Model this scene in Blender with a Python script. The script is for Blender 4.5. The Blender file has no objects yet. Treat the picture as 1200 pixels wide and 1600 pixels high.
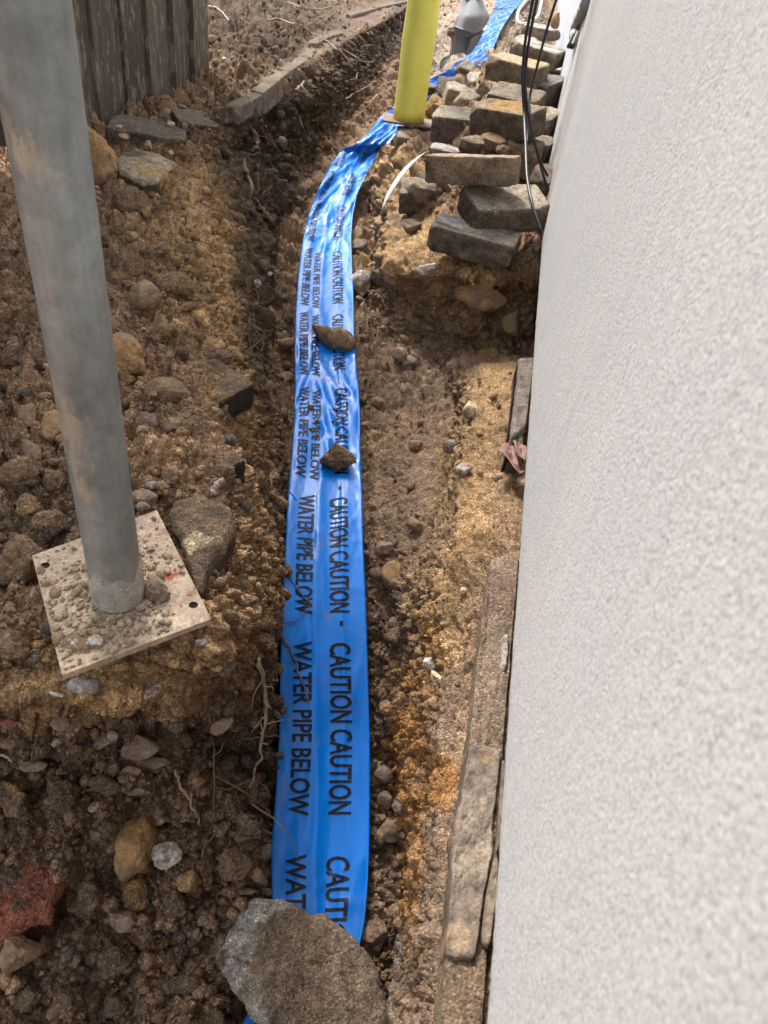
import bpy, bmesh, math, random, time
import numpy as np
from mathutils import Matrix, Vector
T0 = time.time()
rng = np.random.default_rng(7)
random.seed(7)
sc = bpy.context.scene
COL = sc.collection

# ---------------------------------------------------------------- camera
F = 1109.0            # focal length in pixels of the 1200 x 1600 photograph
CAMH = 0.0            # the camera is the origin; the ground lies about 0.55 m below
_d = np.array([-225 / F, -1350 / F, 1.0]); _d /= np.linalg.norm(_d)
_y = np.array([277 / F, 865 / F, 1.0]); _y -= _d * (_y @ _d); _y /= np.linalg.norm(_y)
_z = -_d
_x = np.cross(_y * [1, 1, -1], _z * [1, 1, -1]) * [1, 1, -1]
A = np.array([_x, _y, _z])          # world = A @ (right, up, forward)
cam_d = bpy.data.cameras.new('camera')
cam = bpy.data.objects.new('camera', cam_d); COL.objects.link(cam)
B = A * np.array([1, 1, -1])        # columns: right, up, back
cam.matrix_world = Matrix([list(B[0]) + [0], list(B[1]) + [0], list(B[2]) + [0], [0, 0, 0, 1]])
cam_d.sensor_fit = 'VERTICAL'; cam_d.sensor_height = 36.0; cam_d.lens = 36.0 * F / 1600
cam_d.clip_start = 0.01; cam_d.clip_end = 500
cam_d.dof.use_dof = True; cam_d.dof.focus_distance = 1.15; cam_d.dof.aperture_fstop = 13
sc.camera = cam

# ---------------------------------------------------------------- light
SUN_EL, SUN_AZ = math.radians(52), math.radians(-38)     # azimuth from +Y towards +X
w = bpy.data.worlds.new('World'); sc.world = w; w.use_nodes = True
nt = w.node_tree; bg = nt.nodes['Background']
sky = nt.nodes.new('ShaderNodeTexSky'); sky.sky_type = 'NISHITA'; sky.sun_disc = False
sky.sun_elevation = SUN_EL; sky.sun_rotation = SUN_AZ
sky.air_density = 1.0; sky.dust_density = 4.0; sky.ozone_density = 0.6
hsv = nt.nodes.new('ShaderNodeHueSaturation'); hsv.inputs['Saturation'].default_value = 0.30      # thin bright cloud
nt.links.new(sky.outputs[0], hsv.inputs['Color']); nt.links.new(hsv.outputs[0], bg.inputs[0]); bg.inputs[1].default_value = 0.125
sun_d = bpy.data.lights.new('sun', 'SUN'); sun_d.energy = 1.5; sun_d.angle = math.radians(10)
sun_d.color = (1.0, 0.975, 0.945)
sun = bpy.data.objects.new('sun', sun_d); COL.objects.link(sun)
sdir = Vector((math.sin(SUN_AZ) * math.cos(SUN_EL), math.cos(SUN_AZ) * math.cos(SUN_EL), math.sin(SUN_EL)))
sun.rotation_euler = sdir.to_track_quat('Z', 'Y').to_euler()
sc.view_settings.view_transform = 'Standard'; sc.view_settings.look = 'None'
sc.view_settings.exposure = 1.68; sc.view_settings.gamma = 1.0
sc.view_settings.use_curve_mapping = False

# ---------------------------------------------------------------- helpers
def ray(px, py):
    px = np.asarray(px, float); py = np.asarray(py, float)
    c = np.stack([(px - 600) / F, (800 - py) / F, np.ones_like(px + py)], -1)
    return c @ A.T
def P(px, py, H):
    r = ray(px, py); return r * (-np.asarray(H, float) / r[..., 2])[..., None]
def PX(px, py, x):
    r = ray(px, py); return r * (x / r[..., 0])[..., None]
def PD(px, py, zd): return ray(px, py) * np.asarray(zd, float)[..., None]
def project(w):
    c = w @ A
    return 600 + F * c[..., 0] / c[..., 2], 800 - F * c[..., 1] / c[..., 2], c[..., 2]

def tag(o, label=None, cat=None, group=None, kind=None):
    if label: o['label'] = label
    if cat: o['category'] = cat
    if group: o['group'] = group
    if kind: o['kind'] = kind
    return o
def mesh_np(name, V, Fc, smooth=True, col=None, mat=None):
    V = np.ascontiguousarray(V, dtype=np.float32).reshape(-1, 3)
    me = bpy.data.meshes.new(name)
    if isinstance(Fc, np.ndarray):
        k = Fc.shape[1]; n = Fc.shape[0]
        loops = np.ascontiguousarray(Fc, dtype=np.int32).ravel(); starts = np.arange(0, n * k, k, dtype=np.int32)
    else:
        loops = np.concatenate([np.asarray(f, dtype=np.int32) for f in Fc]); n = len(Fc)
        starts = np.concatenate([[0], np.cumsum([len(f) for f in Fc])[:-1]]).astype(np.int32)
    me.vertices.add(len(V)); me.vertices.foreach_set('co', V.ravel())
    me.loops.add(len(loops)); me.loops.foreach_set('vertex_index', loops)
    me.polygons.add(n); me.polygons.foreach_set('loop_start', starts)
    me.update(calc_edges=True)
    me.polygons.foreach_set('use_smooth', np.full(n, smooth, dtype=bool))
    if col is not None:
        a = me.color_attributes.new('Col', 'FLOAT_COLOR', 'POINT')
        c = np.ones((len(V), 4), np.float32); c[:, :3] = col
        a.data.foreach_set('color', c.ravel())
    if mat: me.materials.append(mat)
    return me
def obj(name, me, parent=None, loc=None):
    o = bpy.data.objects.new(name, me); COL.objects.link(o)
    if parent: o.parent = parent
    if loc is not None: o.location = loc
    return o
def empty(name, loc):
    o = bpy.data.objects.new(name, None); COL.objects.link(o); o.location = [float(v) for v in loc]
    o.empty_display_size = 0.05
    return o
def part(name, me, parent):
    """mesh given in world coordinates, parented to an Empty that is only translated"""
    o = obj(name, me, parent)
    o.location = -Vector(parent.location)
    return o

# ---------------------------------------------------------------- noise
def _h(ix, iy, iz, s):
    n = (ix * 374761393 + iy * 668265263 + iz * 2147483647 + s * 1274126177) & 0xffffffff
    n = ((n ^ (n >> 13)) * 1274126177) & 0xffffffff
    n = ((n ^ (n >> 15)) * 2246822519) & 0xffffffff
    return ((n ^ (n >> 16)) & 0xffffff).astype(np.float32) / np.float32(0xffffff)
def vnoise(p, s=0):
    i = np.floor(p).astype(np.int64); f = (p - i).astype(np.float32); f = f * f * (3 - 2 * f)
    out = 0
    for dx in (0, 1):
        wx = f[:, 0] if dx else 1 - f[:, 0]
        for dy in (0, 1):
            wy = f[:, 1] if dy else 1 - f[:, 1]
            for dz in (0, 1):
                wz = f[:, 2] if dz else 1 - f[:, 2]
                out = out + wx * wy * wz * _h(i[:, 0] + dx, i[:, 1] + dy, i[:, 2] + dz, s)
    return out * 2 - 1
def fbm(p, o=4, s=0, g=0.5):
    a = 1.0; t = 0; r = 0
    for k in range(o):
        r = r + a * vnoise(p * (2.03 ** k), s + k * 17); t += a; a *= g
    return r / t
def worley(p, s=0):
    i = np.floor(p).astype(np.int64); f = (p - i).astype(np.float32)
    best = np.full(len(p), 9, np.float32); rid = np.zeros(len(p), np.float32); second = best.copy()
    for dx in (-1, 0, 1):
        for dy in (-1, 0, 1):
            for dz in (-1, 0, 1):
                cx, cy, cz = i[:, 0] + dx, i[:, 1] + dy, i[:, 2] + dz
                r1 = _h(cx, cy, cz, s)
                r2 = (r1 * 917.13) % 1.0; r3 = (r1 * 7919.7) % 1.0
                d = (dx + r1 - f[:, 0]) ** 2 + (dy + r2 - f[:, 1]) ** 2 + (dz + r3 - f[:, 2]) ** 2
                m = d < best
                second = np.where(m, best, np.minimum(second, d))
                rid = np.where(m, (r1 * 131.7) % 1.0, rid); best = np.where(m, d, best)
    return np.sqrt(best), np.sqrt(second), rid

# ---------------------------------------------------------------- materials
def new_mat(name):
    m = bpy.data.materials.new(name); m.use_nodes = True
    return m, m.node_tree, m.node_tree.nodes['Principled BSDF']
def _mix(nt, mode, fac, a, b):
    n = nt.nodes.new('ShaderNodeMix'); n.data_type = 'RGBA'; n.blend_type = mode
    for idx, v in ((0, fac), (6, a), (7, b)):
        if hasattr(v, 'links'): nt.links.new(v, n.inputs[idx])
        elif v is not None: n.inputs[idx].default_value = v if idx == 0 else (*v, 1)
    return n.outputs[2]
def _noise(nt, scale, detail=4, rough=0.6, vec=None):
    n = nt.nodes.new('ShaderNodeTexNoise'); n.inputs['Scale'].default_value = scale
    n.inputs['Detail'].default_value = detail; n.inputs['Roughness'].default_value = rough
    if vec: nt.links.new(vec, n.inputs['Vector'])
    return n.outputs['Fac'], n.outputs['Color']
def _ramp(nt, fac, stops):
    n = nt.nodes.new('ShaderNodeValToRGB'); e = n.color_ramp.elements
    while len(e) < len(stops): e.new(0.5)
    for k, (p, c) in enumerate(stops):
        e[k].position = p; e[k].color = (*c, 1) if len(c) == 3 else c
    nt.links.new(fac, n.inputs[0]); return n.outputs[0]
def _coord(nt, which='Object'):
    return nt.nodes.new('ShaderNodeTexCoord').outputs[which]
def _math(nt, op, a, b):
    n = nt.nodes.new('ShaderNodeMath'); n.operation = op
    for k, v in ((0, a), (1, b)):
        if hasattr(v, 'links'): nt.links.new(v, n.inputs[k])
        else: n.inputs[k].default_value = v
    return n.outputs[0]
def _bump(nt, bsdf, height, strength, dist):
    b = nt.nodes.new('ShaderNodeBump'); b.inputs['Strength'].default_value = strength
    b.inputs['Distance'].default_value = dist
    nt.links.new(height, b.inputs['Height']); nt.links.new(b.outputs[0], bsdf.inputs['Normal'])

def granular(name, grain=330, rough=0.92, contrast=0.75, bump=0.8, bdist=0.0022, tint=None, spec=0.25):
    """vertex-coloured mineral surface: grains of slightly different tone and fine relief"""
    m, nt, b = new_mat(name)
    at = nt.nodes.new('ShaderNodeAttribute'); at.attribute_name = 'Col'
    geo = nt.nodes.new('ShaderNodeNewGeometry').outputs['Position']
    vo = nt.nodes.new('ShaderNodeTexVoronoi'); vo.inputs['Scale'].default_value = grain
    nt.links.new(geo, vo.inputs['Vector'])
    hs = nt.nodes.new('ShaderNodeSeparateColor'); nt.links.new(vo.outputs['Color'], hs.inputs[0])
    v1 = _ramp(nt, hs.outputs[0], [(0.0, (1 - contrast * .55,) * 3), (0.55, (1, 1, 1)), (0.9, (1.0 + contrast * .25,) * 3), (1.0, (1 + contrast * 1.1, 1 + contrast, 1 + contrast * .9))])
    c = _mix(nt, 'MULTIPLY', 1.0, at.outputs['Color'], v1)
    f, fc = _noise(nt, 60, 6, 0.7, geo)
    v2 = _ramp(nt, f, [(0.3, (0.62, 0.60, 0.58)), (0.5, (1, 1, 1)), (0.72, (1.35, 1.3, 1.22))])
    c = _mix(nt, 'MULTIPLY', 1.0, c, v2)
    if tint: c = _mix(nt, 'MULTIPLY', 1.0, c, tint)
    nt.links.new(c, b.inputs['Base Color'])
    b.inputs['Roughness'].default_value = rough
    b.inputs['Specular IOR Level'].default_value = spec
    f2, _ = _noise(nt, 420, 5, 0.75, geo)
    hgt = _math(nt, 'ADD', _math(nt, 'MULTIPLY', f2, 1.0), _math(nt, 'MULTIPLY', vo.outputs['Distance'], -0.7))
    _bump(nt, b, hgt, bump, bdist)
    return m
M_SOIL = granular('soil', 420, 0.9, 0.9, 1.0, 0.0042, spec=.3)
M_CLOD = granular('clod', 430, 0.9, 0.85, 1.0, 0.0036, spec=.3)
M_STONE = granular('stone', 420, 0.82, 0.35, 0.7, 0.0012, spec=0.3)
M_PAVER = granular('concrete_paver', 460, 0.9, 0.8, 1.0, 0.0022)
M_ROOT = granular('root_bark', 900, 0.85, 0.4, 0.5, 0.0006)

def mat_wall(name, base):
    m, nt, b = new_mat(name)
    geo = nt.nodes.new('ShaderNodeNewGeometry').outputs['Position']
    f, _ = _noise(nt, 430, 5, 0.75, geo); g, _ = _noise(nt, 6, 3, 0.5, geo); s, _ = _noise(nt, 95, 2, 0.5, geo)
    c = _ramp(nt, f, [(0.30, tuple(v * .52 for v in base)), (0.47, base), (0.70, tuple(min(1, v * 1.28) for v in base))])
    m3, _ = _noise(nt, 150, 3, 0.6, geo)
    c = _mix(nt, 'MULTIPLY', 1.0, c, _ramp(nt, m3, [(0.34, (0.88, 0.88, 0.88)), (0.5, (1, 1, 1)), (0.7, (1.05, 1.05, 1.05))]))
    c = _mix(nt, 'MULTIPLY', 1.0, c, _ramp(nt, g, [(0.35, (0.95, 0.96, 0.97)), (0.65, (1, 0.99, 0.98))]))
    c = _mix(nt, 'MIX', _ramp(nt, s, [(0.66, (0, 0, 0)), (0.74, (0.45, 0.45, 0.45))]), c, (0.42, 0.36, 0.29))
    sp = nt.nodes.new('ShaderNodeSeparateXYZ'); nt.links.new(geo, sp.inputs[0])      # mud splashed on the foot of the wall
    up = _math(nt, 'MULTIPLY', _math(nt, 'ADD', sp.outputs['Z'], 0.515), -9.0); mud, _ = _noise(nt, 75, 6, 0.75, geo)
    c = _mix(nt, 'MIX', _ramp(nt, _math(nt, 'ADD', up, mud), [(0.50, (0, 0, 0)), (0.62, (0.55, 0.55, 0.55))]), c, (0.27, 0.20, 0.14))
    nt.links.new(c, b.inputs['Base Color']); b.inputs['Roughness'].default_value = 0.95
    b.inputs['Specular IOR Level'].default_value = 0.15
    vo = nt.nodes.new('ShaderNodeTexVoronoi'); vo.inputs['Scale'].default_value = 300; nt.links.new(geo, vo.inputs['Vector'])
    h = _math(nt, 'ADD', f, _math(nt, 'MULTIPLY', vo.outputs['Distance'], -0.6))
    _bump(nt, b, h, 0.7, 0.0010)
    return m
M_WALL = mat_wall('render_wall', (0.482, 0.468, 0.452))
M_WALL2 = mat_wall('render_wall_far', (0.45, 0.46, 0.50))

def mat_simple(name, colr, rough=0.6, metal=0.0, var=0.25, scale=40, bump=0.3, bdist=0.001, stretch=None, spec=0.5, coat=0, stain=None, stain_at=(0.55, 0.62), stain_scale=9):
    m, nt, b = new_mat(name)
    co = _coord(nt, 'Object')
    if stretch:
        mp = nt.nodes.new('ShaderNodeMapping'); mp.inputs['Scale'].default_value = stretch
        nt.links.new(co, mp.inputs[0]); co = mp.outputs[0]
    f, _ = _noise(nt, scale, 5, 0.65, co)
    c = _ramp(nt, f, [(0.25, tuple(v * (1 - var) for v in colr)), (0.5, colr), (0.75, tuple(v * (1 + var) for v in colr))])
    if stain:
        g, _ = _noise(nt, stain_scale, 6, 0.7, co)
        c = _mix(nt, 'MIX', _ramp(nt, g, [(stain_at[0], (0, 0, 0)), (stain_at[1], (1, 1, 1))]), c, stain)
    nt.links.new(c, b.inputs['Base Color']); b.inputs['Roughness'].default_value = rough
    b.inputs['Metallic'].default_value = metal; b.inputs['Specular IOR Level'].default_value = spec
    b.inputs['Coat Weight'].default_value = coat
    _bump(nt, b, f, bump, bdist)
    return m
M_GALV = mat_simple('galvanised_steel', (0.25, 0.265, 0.26), 0.45, 0.35, 0.35, 12, 0.25, 0.001, (1.6, 1.6, .8), stain=(0.36, 0.32, 0.26), stain_at=(0.58, 0.62), stain_scale=13)
nt = M_GALV.node_tree; b = nt.nodes['Principled BSDF']; old = b.inputs['Base Color'].links[0].from_socket
co = _coord(nt, 'Object'); mp = nt.nodes.new('ShaderNodeMapping'); mp.inputs['Scale'].default_value = (1, 1, .09); nt.links.new(co, mp.inputs[0])
f1_, _ = _noise(nt, 230, 4, 0.6, mp.outputs[0]); f2_, _ = _noise(nt, 55, 6, 0.75, co)
c = _mix(nt, 'MULTIPLY', 1.0, old, _ramp(nt, f1_, [(0.35, (0.92, 0.92, 0.93)), (0.55, (1, 1, 1)), (0.72, (1.08, 1.08, 1.08))]))
c = _mix(nt, 'MULTIPLY', 1.0, c, _ramp(nt, f2_, [(0.32, (0.78, 0.79, 0.80)), (0.5, (1, 1, 1)), (0.66, (1.18, 1.18, 1.16))]))
nt.links.new(c, b.inputs['Base Color'])
M_MORTAR = granular('dried_mortar', 420, 0.93, 0.28, 0.9, 0.0016)
M_YELLOW = mat_simple('yellow_paint', (0.92, 0.87, 0.16), 0.42, 0, 0.07, 18, 0.2, 0.0012, stain=(0.40, 0.33, 0.12), stain_at=(0.66, 0.76))
M_RUST = mat_simple('rusty_plate', (0.16, 0.10, 0.07), 0.8, 0.2, 0.4, 50, 0.4)
M_TAPE, nt, b = new_mat('blue_polythene')
geo = nt.nodes.new('ShaderNodeNewGeometry').outputs['Position']
f, _ = _noise(nt, 9, 3, 0.6, geo)
c = _ramp(nt, f, [(0.3, (0.0, 0.155, 0.60)), (0.7, (0.0, 0.20, 0.76))])
dn, _ = _noise(nt, 130, 6, 0.8, geo); dl, _ = _noise(nt, 7, 3, 0.5, geo)
c = _mix(nt, 'MIX', _ramp(nt, _math(nt, 'ADD', dn, _math(nt, 'MULTIPLY', dl, 0.5)), [(0.86, (0, 0, 0)), (0.95, (0.75, 0.75, 0.75))]), c, (0.16, 0.12, 0.08))
nt.links.new(c, b.inputs['Base Color']); sm, _ = _noise(nt, 17, 6, 0.72, geo)      # smears of dried mud
c2 = _mix(nt, 'MIX', _ramp(nt, sm, [(0.60, (0, 0, 0)), (0.74, (0.55, 0.55, 0.55))]), c, (0.22, 0.17, 0.12))
nt.links.new(c2, b.inputs['Base Color'])
b.inputs['Roughness'].default_value = 0.30
b.inputs['Specular IOR Level'].default_value = 0.36
b.inputs['Coat Weight'].default_value = 0.10; b.inputs['Coat Roughness'].default_value = 0.10
f, _ = _noise(nt, 26, 4, 0.55, geo); _bump(nt, b, f, 0.18, 0.003)
M_INK = mat_simple('black_ink', (0.006, 0.007, 0.016), 0.5, 0, 0.2, 60, 0.05, spec=0.25)
M_CABLE = mat_simple('black_cable', (0.022, 0.022, 0.025), 0.4, 0, 0.4, 70, 0.2, stain=(0.12, 0.10, 0.08), stain_at=(0.60, 0.72), stain_scale=40)
M_HOSE = mat_simple('white_hose', (0.60, 0.58, 0.52), 0.5)
M_BUCKET = mat_simple('grey_painted_steel', (0.19, 0.19, 0.195), 0.8, 0.0, 0.22, 18, 0.3, 0.002, stain=(0.26, 0.22, 0.18), stain_at=(0.55, 0.68))
M_PAPER = mat_simple('white_strap', (0.55, 0.53, 0.50), 0.7, 0, 0.15, 40)
M_LEAF = mat_simple('dead_leaf', (0.16, 0.075, 0.055), 0.6, 0, 0.5, 90)
M_MASTIC = mat_simple('grey_sealant', (0.30, 0.31, 0.30), 0.9, 0, 0.2, 60, 0.6, 0.003)
M_DARK = mat_simple('dark_void', (0.02, 0.018, 0.016), 0.9)

M_WOOD, nt, b = new_mat('weathered_fence_board')
at = nt.nodes.new('ShaderNodeAttribute'); at.attribute_name = 'Col'
geo = nt.nodes.new('ShaderNodeNewGeometry').outputs['Position']
mp = nt.nodes.new('ShaderNodeMapping'); mp.inputs['Scale'].default_value = (1, 1, .11); nt.links.new(geo, mp.inputs[0])
f, _ = _noise(nt, 95, 6, 0.7, mp.outputs[0])
c = _mix(nt, 'MULTIPLY', 1.0, at.outputs['Color'], _ramp(nt, f, [(0.28, (0.5, 0.48, 0.46)), (0.5, (1, 1, 1)), (0.75, (1.4, 1.4, 1.4))]))
mp2 = nt.nodes.new('ShaderNodeMapping'); mp2.inputs['Scale'].default_value = (1, 1, .35); nt.links.new(geo, mp2.inputs[0])
g, _ = _noise(nt, 42, 5, 0.75, mp2.outputs[0])
c = _mix(nt, 'MIX', _ramp(nt, g, [(0.535, (0, 0, 0)), (0.575, (0.85, 0.85, 0.85))]), c, (0.24, 0.215, 0.175))
nt.links.new(c, b.inputs['Base Color']); b.inputs['Roughness'].default_value = 0.85
_bump(nt, b, f, 0.6, 0.002)

# ---------------------------------------------------------------- terrain control net: (pixel column, depth below camera)
NET = {
 -36: [(-500,.50),(0,.50),(200,.50),(450,.46),(600,.44),(640,.47),(700,.47),(796,.40),(826,.41),(842,.42),(858,.47),(880,.53),(1000,.55)],
   0: [(-500,.50),(0,.50),(200,.50),(480,.45),(640,.44),(655,.50),(690,.50),(795,.42),(825,.42),(840,.42),(856,.47),(877,.53),(1000,.55)],
  60: [(-500,.52),(0,.51),(250,.50),(430,.45),(548,.44),(618,.54),(645,.55),(758,.46),(785,.46),(800,.44),(835,.46),(874,.53),(1000,.55)],
 120: [(-500,.53),(0,.52),(250,.51),(400,.47),(455,.46),(560,.59),(602,.605),(700,.54),(722,.53),(740,.47),(780,.40),(868,.50),(1000,.55)],
 190: [(-500,.55),(0,.54),(200,.53),(330,.50),(370,.50),(495,.65),(545,.67),(605,.64),(650,.62),(672,.57),(760,.43),(862,.50),(1000,.56)],
 250: [(-500,.55),(0,.55),(180,.54),(300,.53),(345,.54),(452,.70),(488,.72),(562,.70),(600,.69),(632,.58),(740,.465),(857,.53),(1000,.58)],
 330: [(-500,.56),(0,.56),(180,.56),(310,.56),(352,.58),(424,.76),(446,.775),(520,.76),(586,.76),(606,.64),(720,.548),(850,.565),(1000,.60)],
 400: [(-500,.56),(0,.56),(190,.56),(320,.57),(368,.62),(404,.78),(416,.81),(510,.80),(588,.80),(602,.655),(720,.568),(845,.57),(1000,.62)],
 430: [(-500,.57),(0,.56),(190,.56),(328,.57),(375,.64),(396,.74),(409,.82),(509,.81),(588,.81),(604,.68),(720,.60),(842,.595),(1000,.63)],
 450: [(-500,.57),(0,.56),(190,.56),(330,.57),(378,.65),(396,.75),(406,.83),(508,.82),(588,.82),(610,.725),(720,.650),(840,.64),(1000,.66)],
 500: [(-500,.57),(0,.57),(190,.56),(330,.57),(382,.66),(398,.76),(410,.84),(507,.83),(585,.825),(618,.785),(740,.722),(836,.71),(1000,.72)],
 548: [(-500,.57),(0,.57),(190,.56),(330,.57),(385,.67),(402,.78),(418,.85),(508,.85),(575,.84),(660,.815),(760,.778),(832,.77),(1000,.76)],
 585: [(-500,.57),(0,.57),(190,.56),(330,.57),(387,.67),(404,.78),(421,.86),(509,.86),(577,.845),(690,.815),(760,.71),(830,.655),(1000,.66)],
 640: [(-500,.57),(0,.57),(190,.56),(330,.57),(390,.68),(408,.79),(428,.87),(511,.87),(580,.85),(712,.81),(745,.69),(824,.645),(1000,.66)],
 740: [(-500,.57),(0,.57),(190,.56),(340,.57),(398,.70),(420,.82),(434,.91),(512,.89),(588,.87),(693,.82),(715,.69),(818,.645),(1000,.66)],
 850: [(-500,.57),(0,.57),(190,.565),(350,.57),(416,.73),(427,.86),(438,.95),(508,.92),(600,.90),(662,.85),(712,.69),(807,.645),(1000,.66)],
 960: [(-500,.58),(0,.575),(180,.575),(350,.58),(420,.76),(428,.89),(437,.99),(506,.97),(610,.96),(645,.86),(690,.69),(797,.645),(1000,.66)],
1050: [(-500,.60),(0,.60),(150,.60),(300,.62),(405,.80),(422,.95),(435,1.05),(505,1.02),(615,1.02),(650,.88),(690,.69),(791,.645),(1000,.66)],
1088: [(-500,.61),(0,.605),(160,.605),(285,.64),(398,.86),(420,.98),(433,1.07),(504,1.04),(617,1.04),(650,.88),(689,.69),(788,.645),(1000,.66)],
1128: [(-500,.82),(0,.82),(160,.82),(280,.85),(392,.94),(418,1.0),(430,1.10),(504,1.07),(620,1.06),(651,.89),(688,.69),(786,.645),(1000,.66)],
1180: [(-500,.94),(0,.93),(150,.92),(280,.93),(386,1.0),(411,1.04),(426,1.13),(503,1.10),(622,1.09),(654,.89),(687,.69),(781,.645),(1000,.66)],
1250: [(-500,1.0),(0,.97),(150,.96),(280,.97),(380,1.0),(405,1.08),(420,1.16),(503,1.13),(625,1.12),(657,.89),(685,.69),(776,.645),(1000,.66)],
1400: [(-500,1.08),(0,1.05),(150,1.05),(280,1.06),(370,1.09),(392,1.14),(414,1.20),(500,1.18),(640,1.17),(660,.89),(678,.69),(765,.645),(1000,.66)],
1600: [(-500,1.12),(0,1.10),(150,1.10),(270,1.12),(325,1.14),(345,1.19),(365,1.22),(500,1.22),(620,1.21),(640,.90),(660,.69),(748,.645),(1000,.66)],
1760: [(-500,1.12),(0,1.12),(150,1.12),(260,1.14),(305,1.16),(325,1.20),(345,1.24),(500,1.24),(605,1.23),(625,.90),(645,.69),(735,.645),(1000,.66)],
}
KEYS = sorted(NET)
NETA = np.array([NET[k] for k in KEYS], float)          # rows x 13 x 2
SEG = [75, 120, 90, 66, 92, 66, 56, 60, 48, 56, 62, 12]
ucoord = np.concatenate([np.linspace(i, i + 1, n, endpoint=False) for i, n in enumerate(SEG)] + [[12.0]])
vpy = np.concatenate([np.arange(-36, 250, .85), np.arange(250, 1640, 2.0), np.linspace(1640, 1760, 20)]); NR = len(vpy)
def interp_u(row):          # row: 13 values -> dense
    return np.interp(ucoord, np.arange(13), row)
def pchip(xk, yk, x):       # monotone cubic along the first axis
    h = np.diff(xk); d = np.diff(yk, axis=0) / h[:, None]
    m = np.zeros_like(yk); w1 = (2 * h[1:] + h[:-1])[:, None]; w2 = (h[1:] + 2 * h[:-1])[:, None]
    same = d[1:] * d[:-1] > 0
    with np.errstate(all='ignore'):
        m[1:-1] = np.where(same, (w1 + w2) / (w1 / np.where(d[:-1] == 0, 1, d[:-1]) + w2 / np.where(d[1:] == 0, 1, d[1:])), 0)
    m[0], m[-1] = d[0], d[-1]
    k = np.clip(np.searchsorted(xk, x, 'right') - 1, 0, len(xk) - 2)
    t = ((x - xk[k]) / h[k])[:, None]; hk = h[k][:, None]
    return (yk[k] * (2 * t**3 - 3 * t**2 + 1) + m[k] * hk * (t**3 - 2 * t**2 + t) + yk[k + 1] * (-2 * t**3 + 3 * t**2) + m[k + 1] * hk * (t**3 - t**2))
kp = np.array([interp_u(r[:, 0]) for r in NETA]); kh = np.array([interp_u(r[:, 1]) for r in NETA])
GX = pchip(np.array(KEYS, float), kp, vpy); GH = pchip(np.array(KEYS, float), kh, vpy)
def blur(a, n, ax):
    k = np.ones(n) / n
    for _ in range(2):
        pad = [(0, 0), (0, 0)]; pad[ax] = (n // 2, n // 2)
        a = np.apply_along_axis(lambda r: np.convolve(r, k, 'valid'), ax, np.pad(a, pad, 'edge'))
    return a
GH = blur(GH, 9, 1)
GY = np.repeat(vpy[:, None], GX.shape[1], 1)
NC = GX.shape[1]
base = P(GX, GY, GH)
def net_H(px, py):
    """depth of the undisturbed ground below the camera at a pixel"""
    k = int(np.clip(np.searchsorted(vpy, py), 0, NR - 1))
    return float(np.interp(px, GX[k], GH[k]))

# colour and roughness masks as patches, by their outline's place in the net
PAT = [  # cx, cy, rx, ry, angle, kind, strength
 (290,340,70,150,-20,'och',.75),(345,470,45,110,0,'och',.8),(370,640,38,120,-5,'och',.7),(330,500,60,60,0,'och',.5),(395,860,35,100,0,'och',.5),
 (390,700,30,100,0,'och',.5),(150,1070,185,38,-8,'och',1.0),(40,1060,90,50,0,'och',.9),(330,1000,60,60,-30,'och',.6),(150,640,90,60,0,'och',.25),(230,730,60,40,0,'och',.3),
 (650,400,55,80,-15,'och',1.0),(750,440,90,45,5,'och',.9),(680,450,70,40,0,'och',.7),(640,300,35,50,0,'och',.8),(790,500,40,50,0,'och',.5),(620,240,25,30,0,'och',.7),
 (780,600,38,60,10,'och',.9),(745,700,45,110,10,'och',.95),(735,800,45,90,0,'och',.85),(690,890,35,60,0,'och',.7),(690,960,38,90,5,'och',1.0),
 (665,1050,25,60,0,'och',.7),(645,1200,28,150,0,'rust',.95),(690,1215,30,40,0,'rust',.9),(655,1120,18,60,0,'rust',.7),(660,1330,12,120,0,'rust',.8),(675,1020,16,60,0,'rust',.6),
 (720,1250,22,420,3,'och',.15),(800,640,30,140,0,'och',.5),(790,820,30,100,0,'och',.4),
 (770,1000,26,170,3,'red',.7),(745,1280,30,200,3,'brn',.4),(700,1560,50,90,0,'brn',.4),
 (650,640,85,110,0,'brn',.9),(640,780,75,80,0,'brn',1.0),(600,880,50,100,0,'brn',.5),(600,1100,40,180,0,'dk',.45),(430,700,35,300,0,'dk',.4),
 (455,320,100,210,-25,'dk',.85),(480,150,130,90,-30,'dk',.85),(590,110,70,60,0,'dk',.6),(330,60,150,90,0,'dk',.9),(500,30,160,60,-15,'dk',.75),(560,100,80,50,0,'dk',.3),
 (150,1240,330,80,0,'dk',.5),(330,1180,120,100,0,'dk',.5),(600,1400,70,200,0,'dk',.5),
 (780,40,90,60,0,'pale',.6),(700,60,60,60,0,'pale',.8),(830,90,60,60,0,'pale',.4),(100,480,120,130,0,'brn',.3),
 (400,30,170,60,0,'deep',.75),(520,20,120,40,0,'deep',.4),(200,1140,260,22,0,'deep',.45),(662,1295,7,70,0,'pale',.9),(636,1560,12,90,0,'pale',.7),(705,1380,60,320,0,'brn',.9),(765,900,40,200,0,'brn',.5),  # thin 'deep' strip under the ledge paints the undercut's shade into the soil
 (225,210,90,30,0,'dk',.6),(800,380,50,60,0,'red',.8),(660,470,80,60,0,'brn',.4),(700,520,120,30,0,'brn',.6),
 (560,780,20,400,0,'dk',.35),(100,800,120,90,0,'brn',.6),
]
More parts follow.
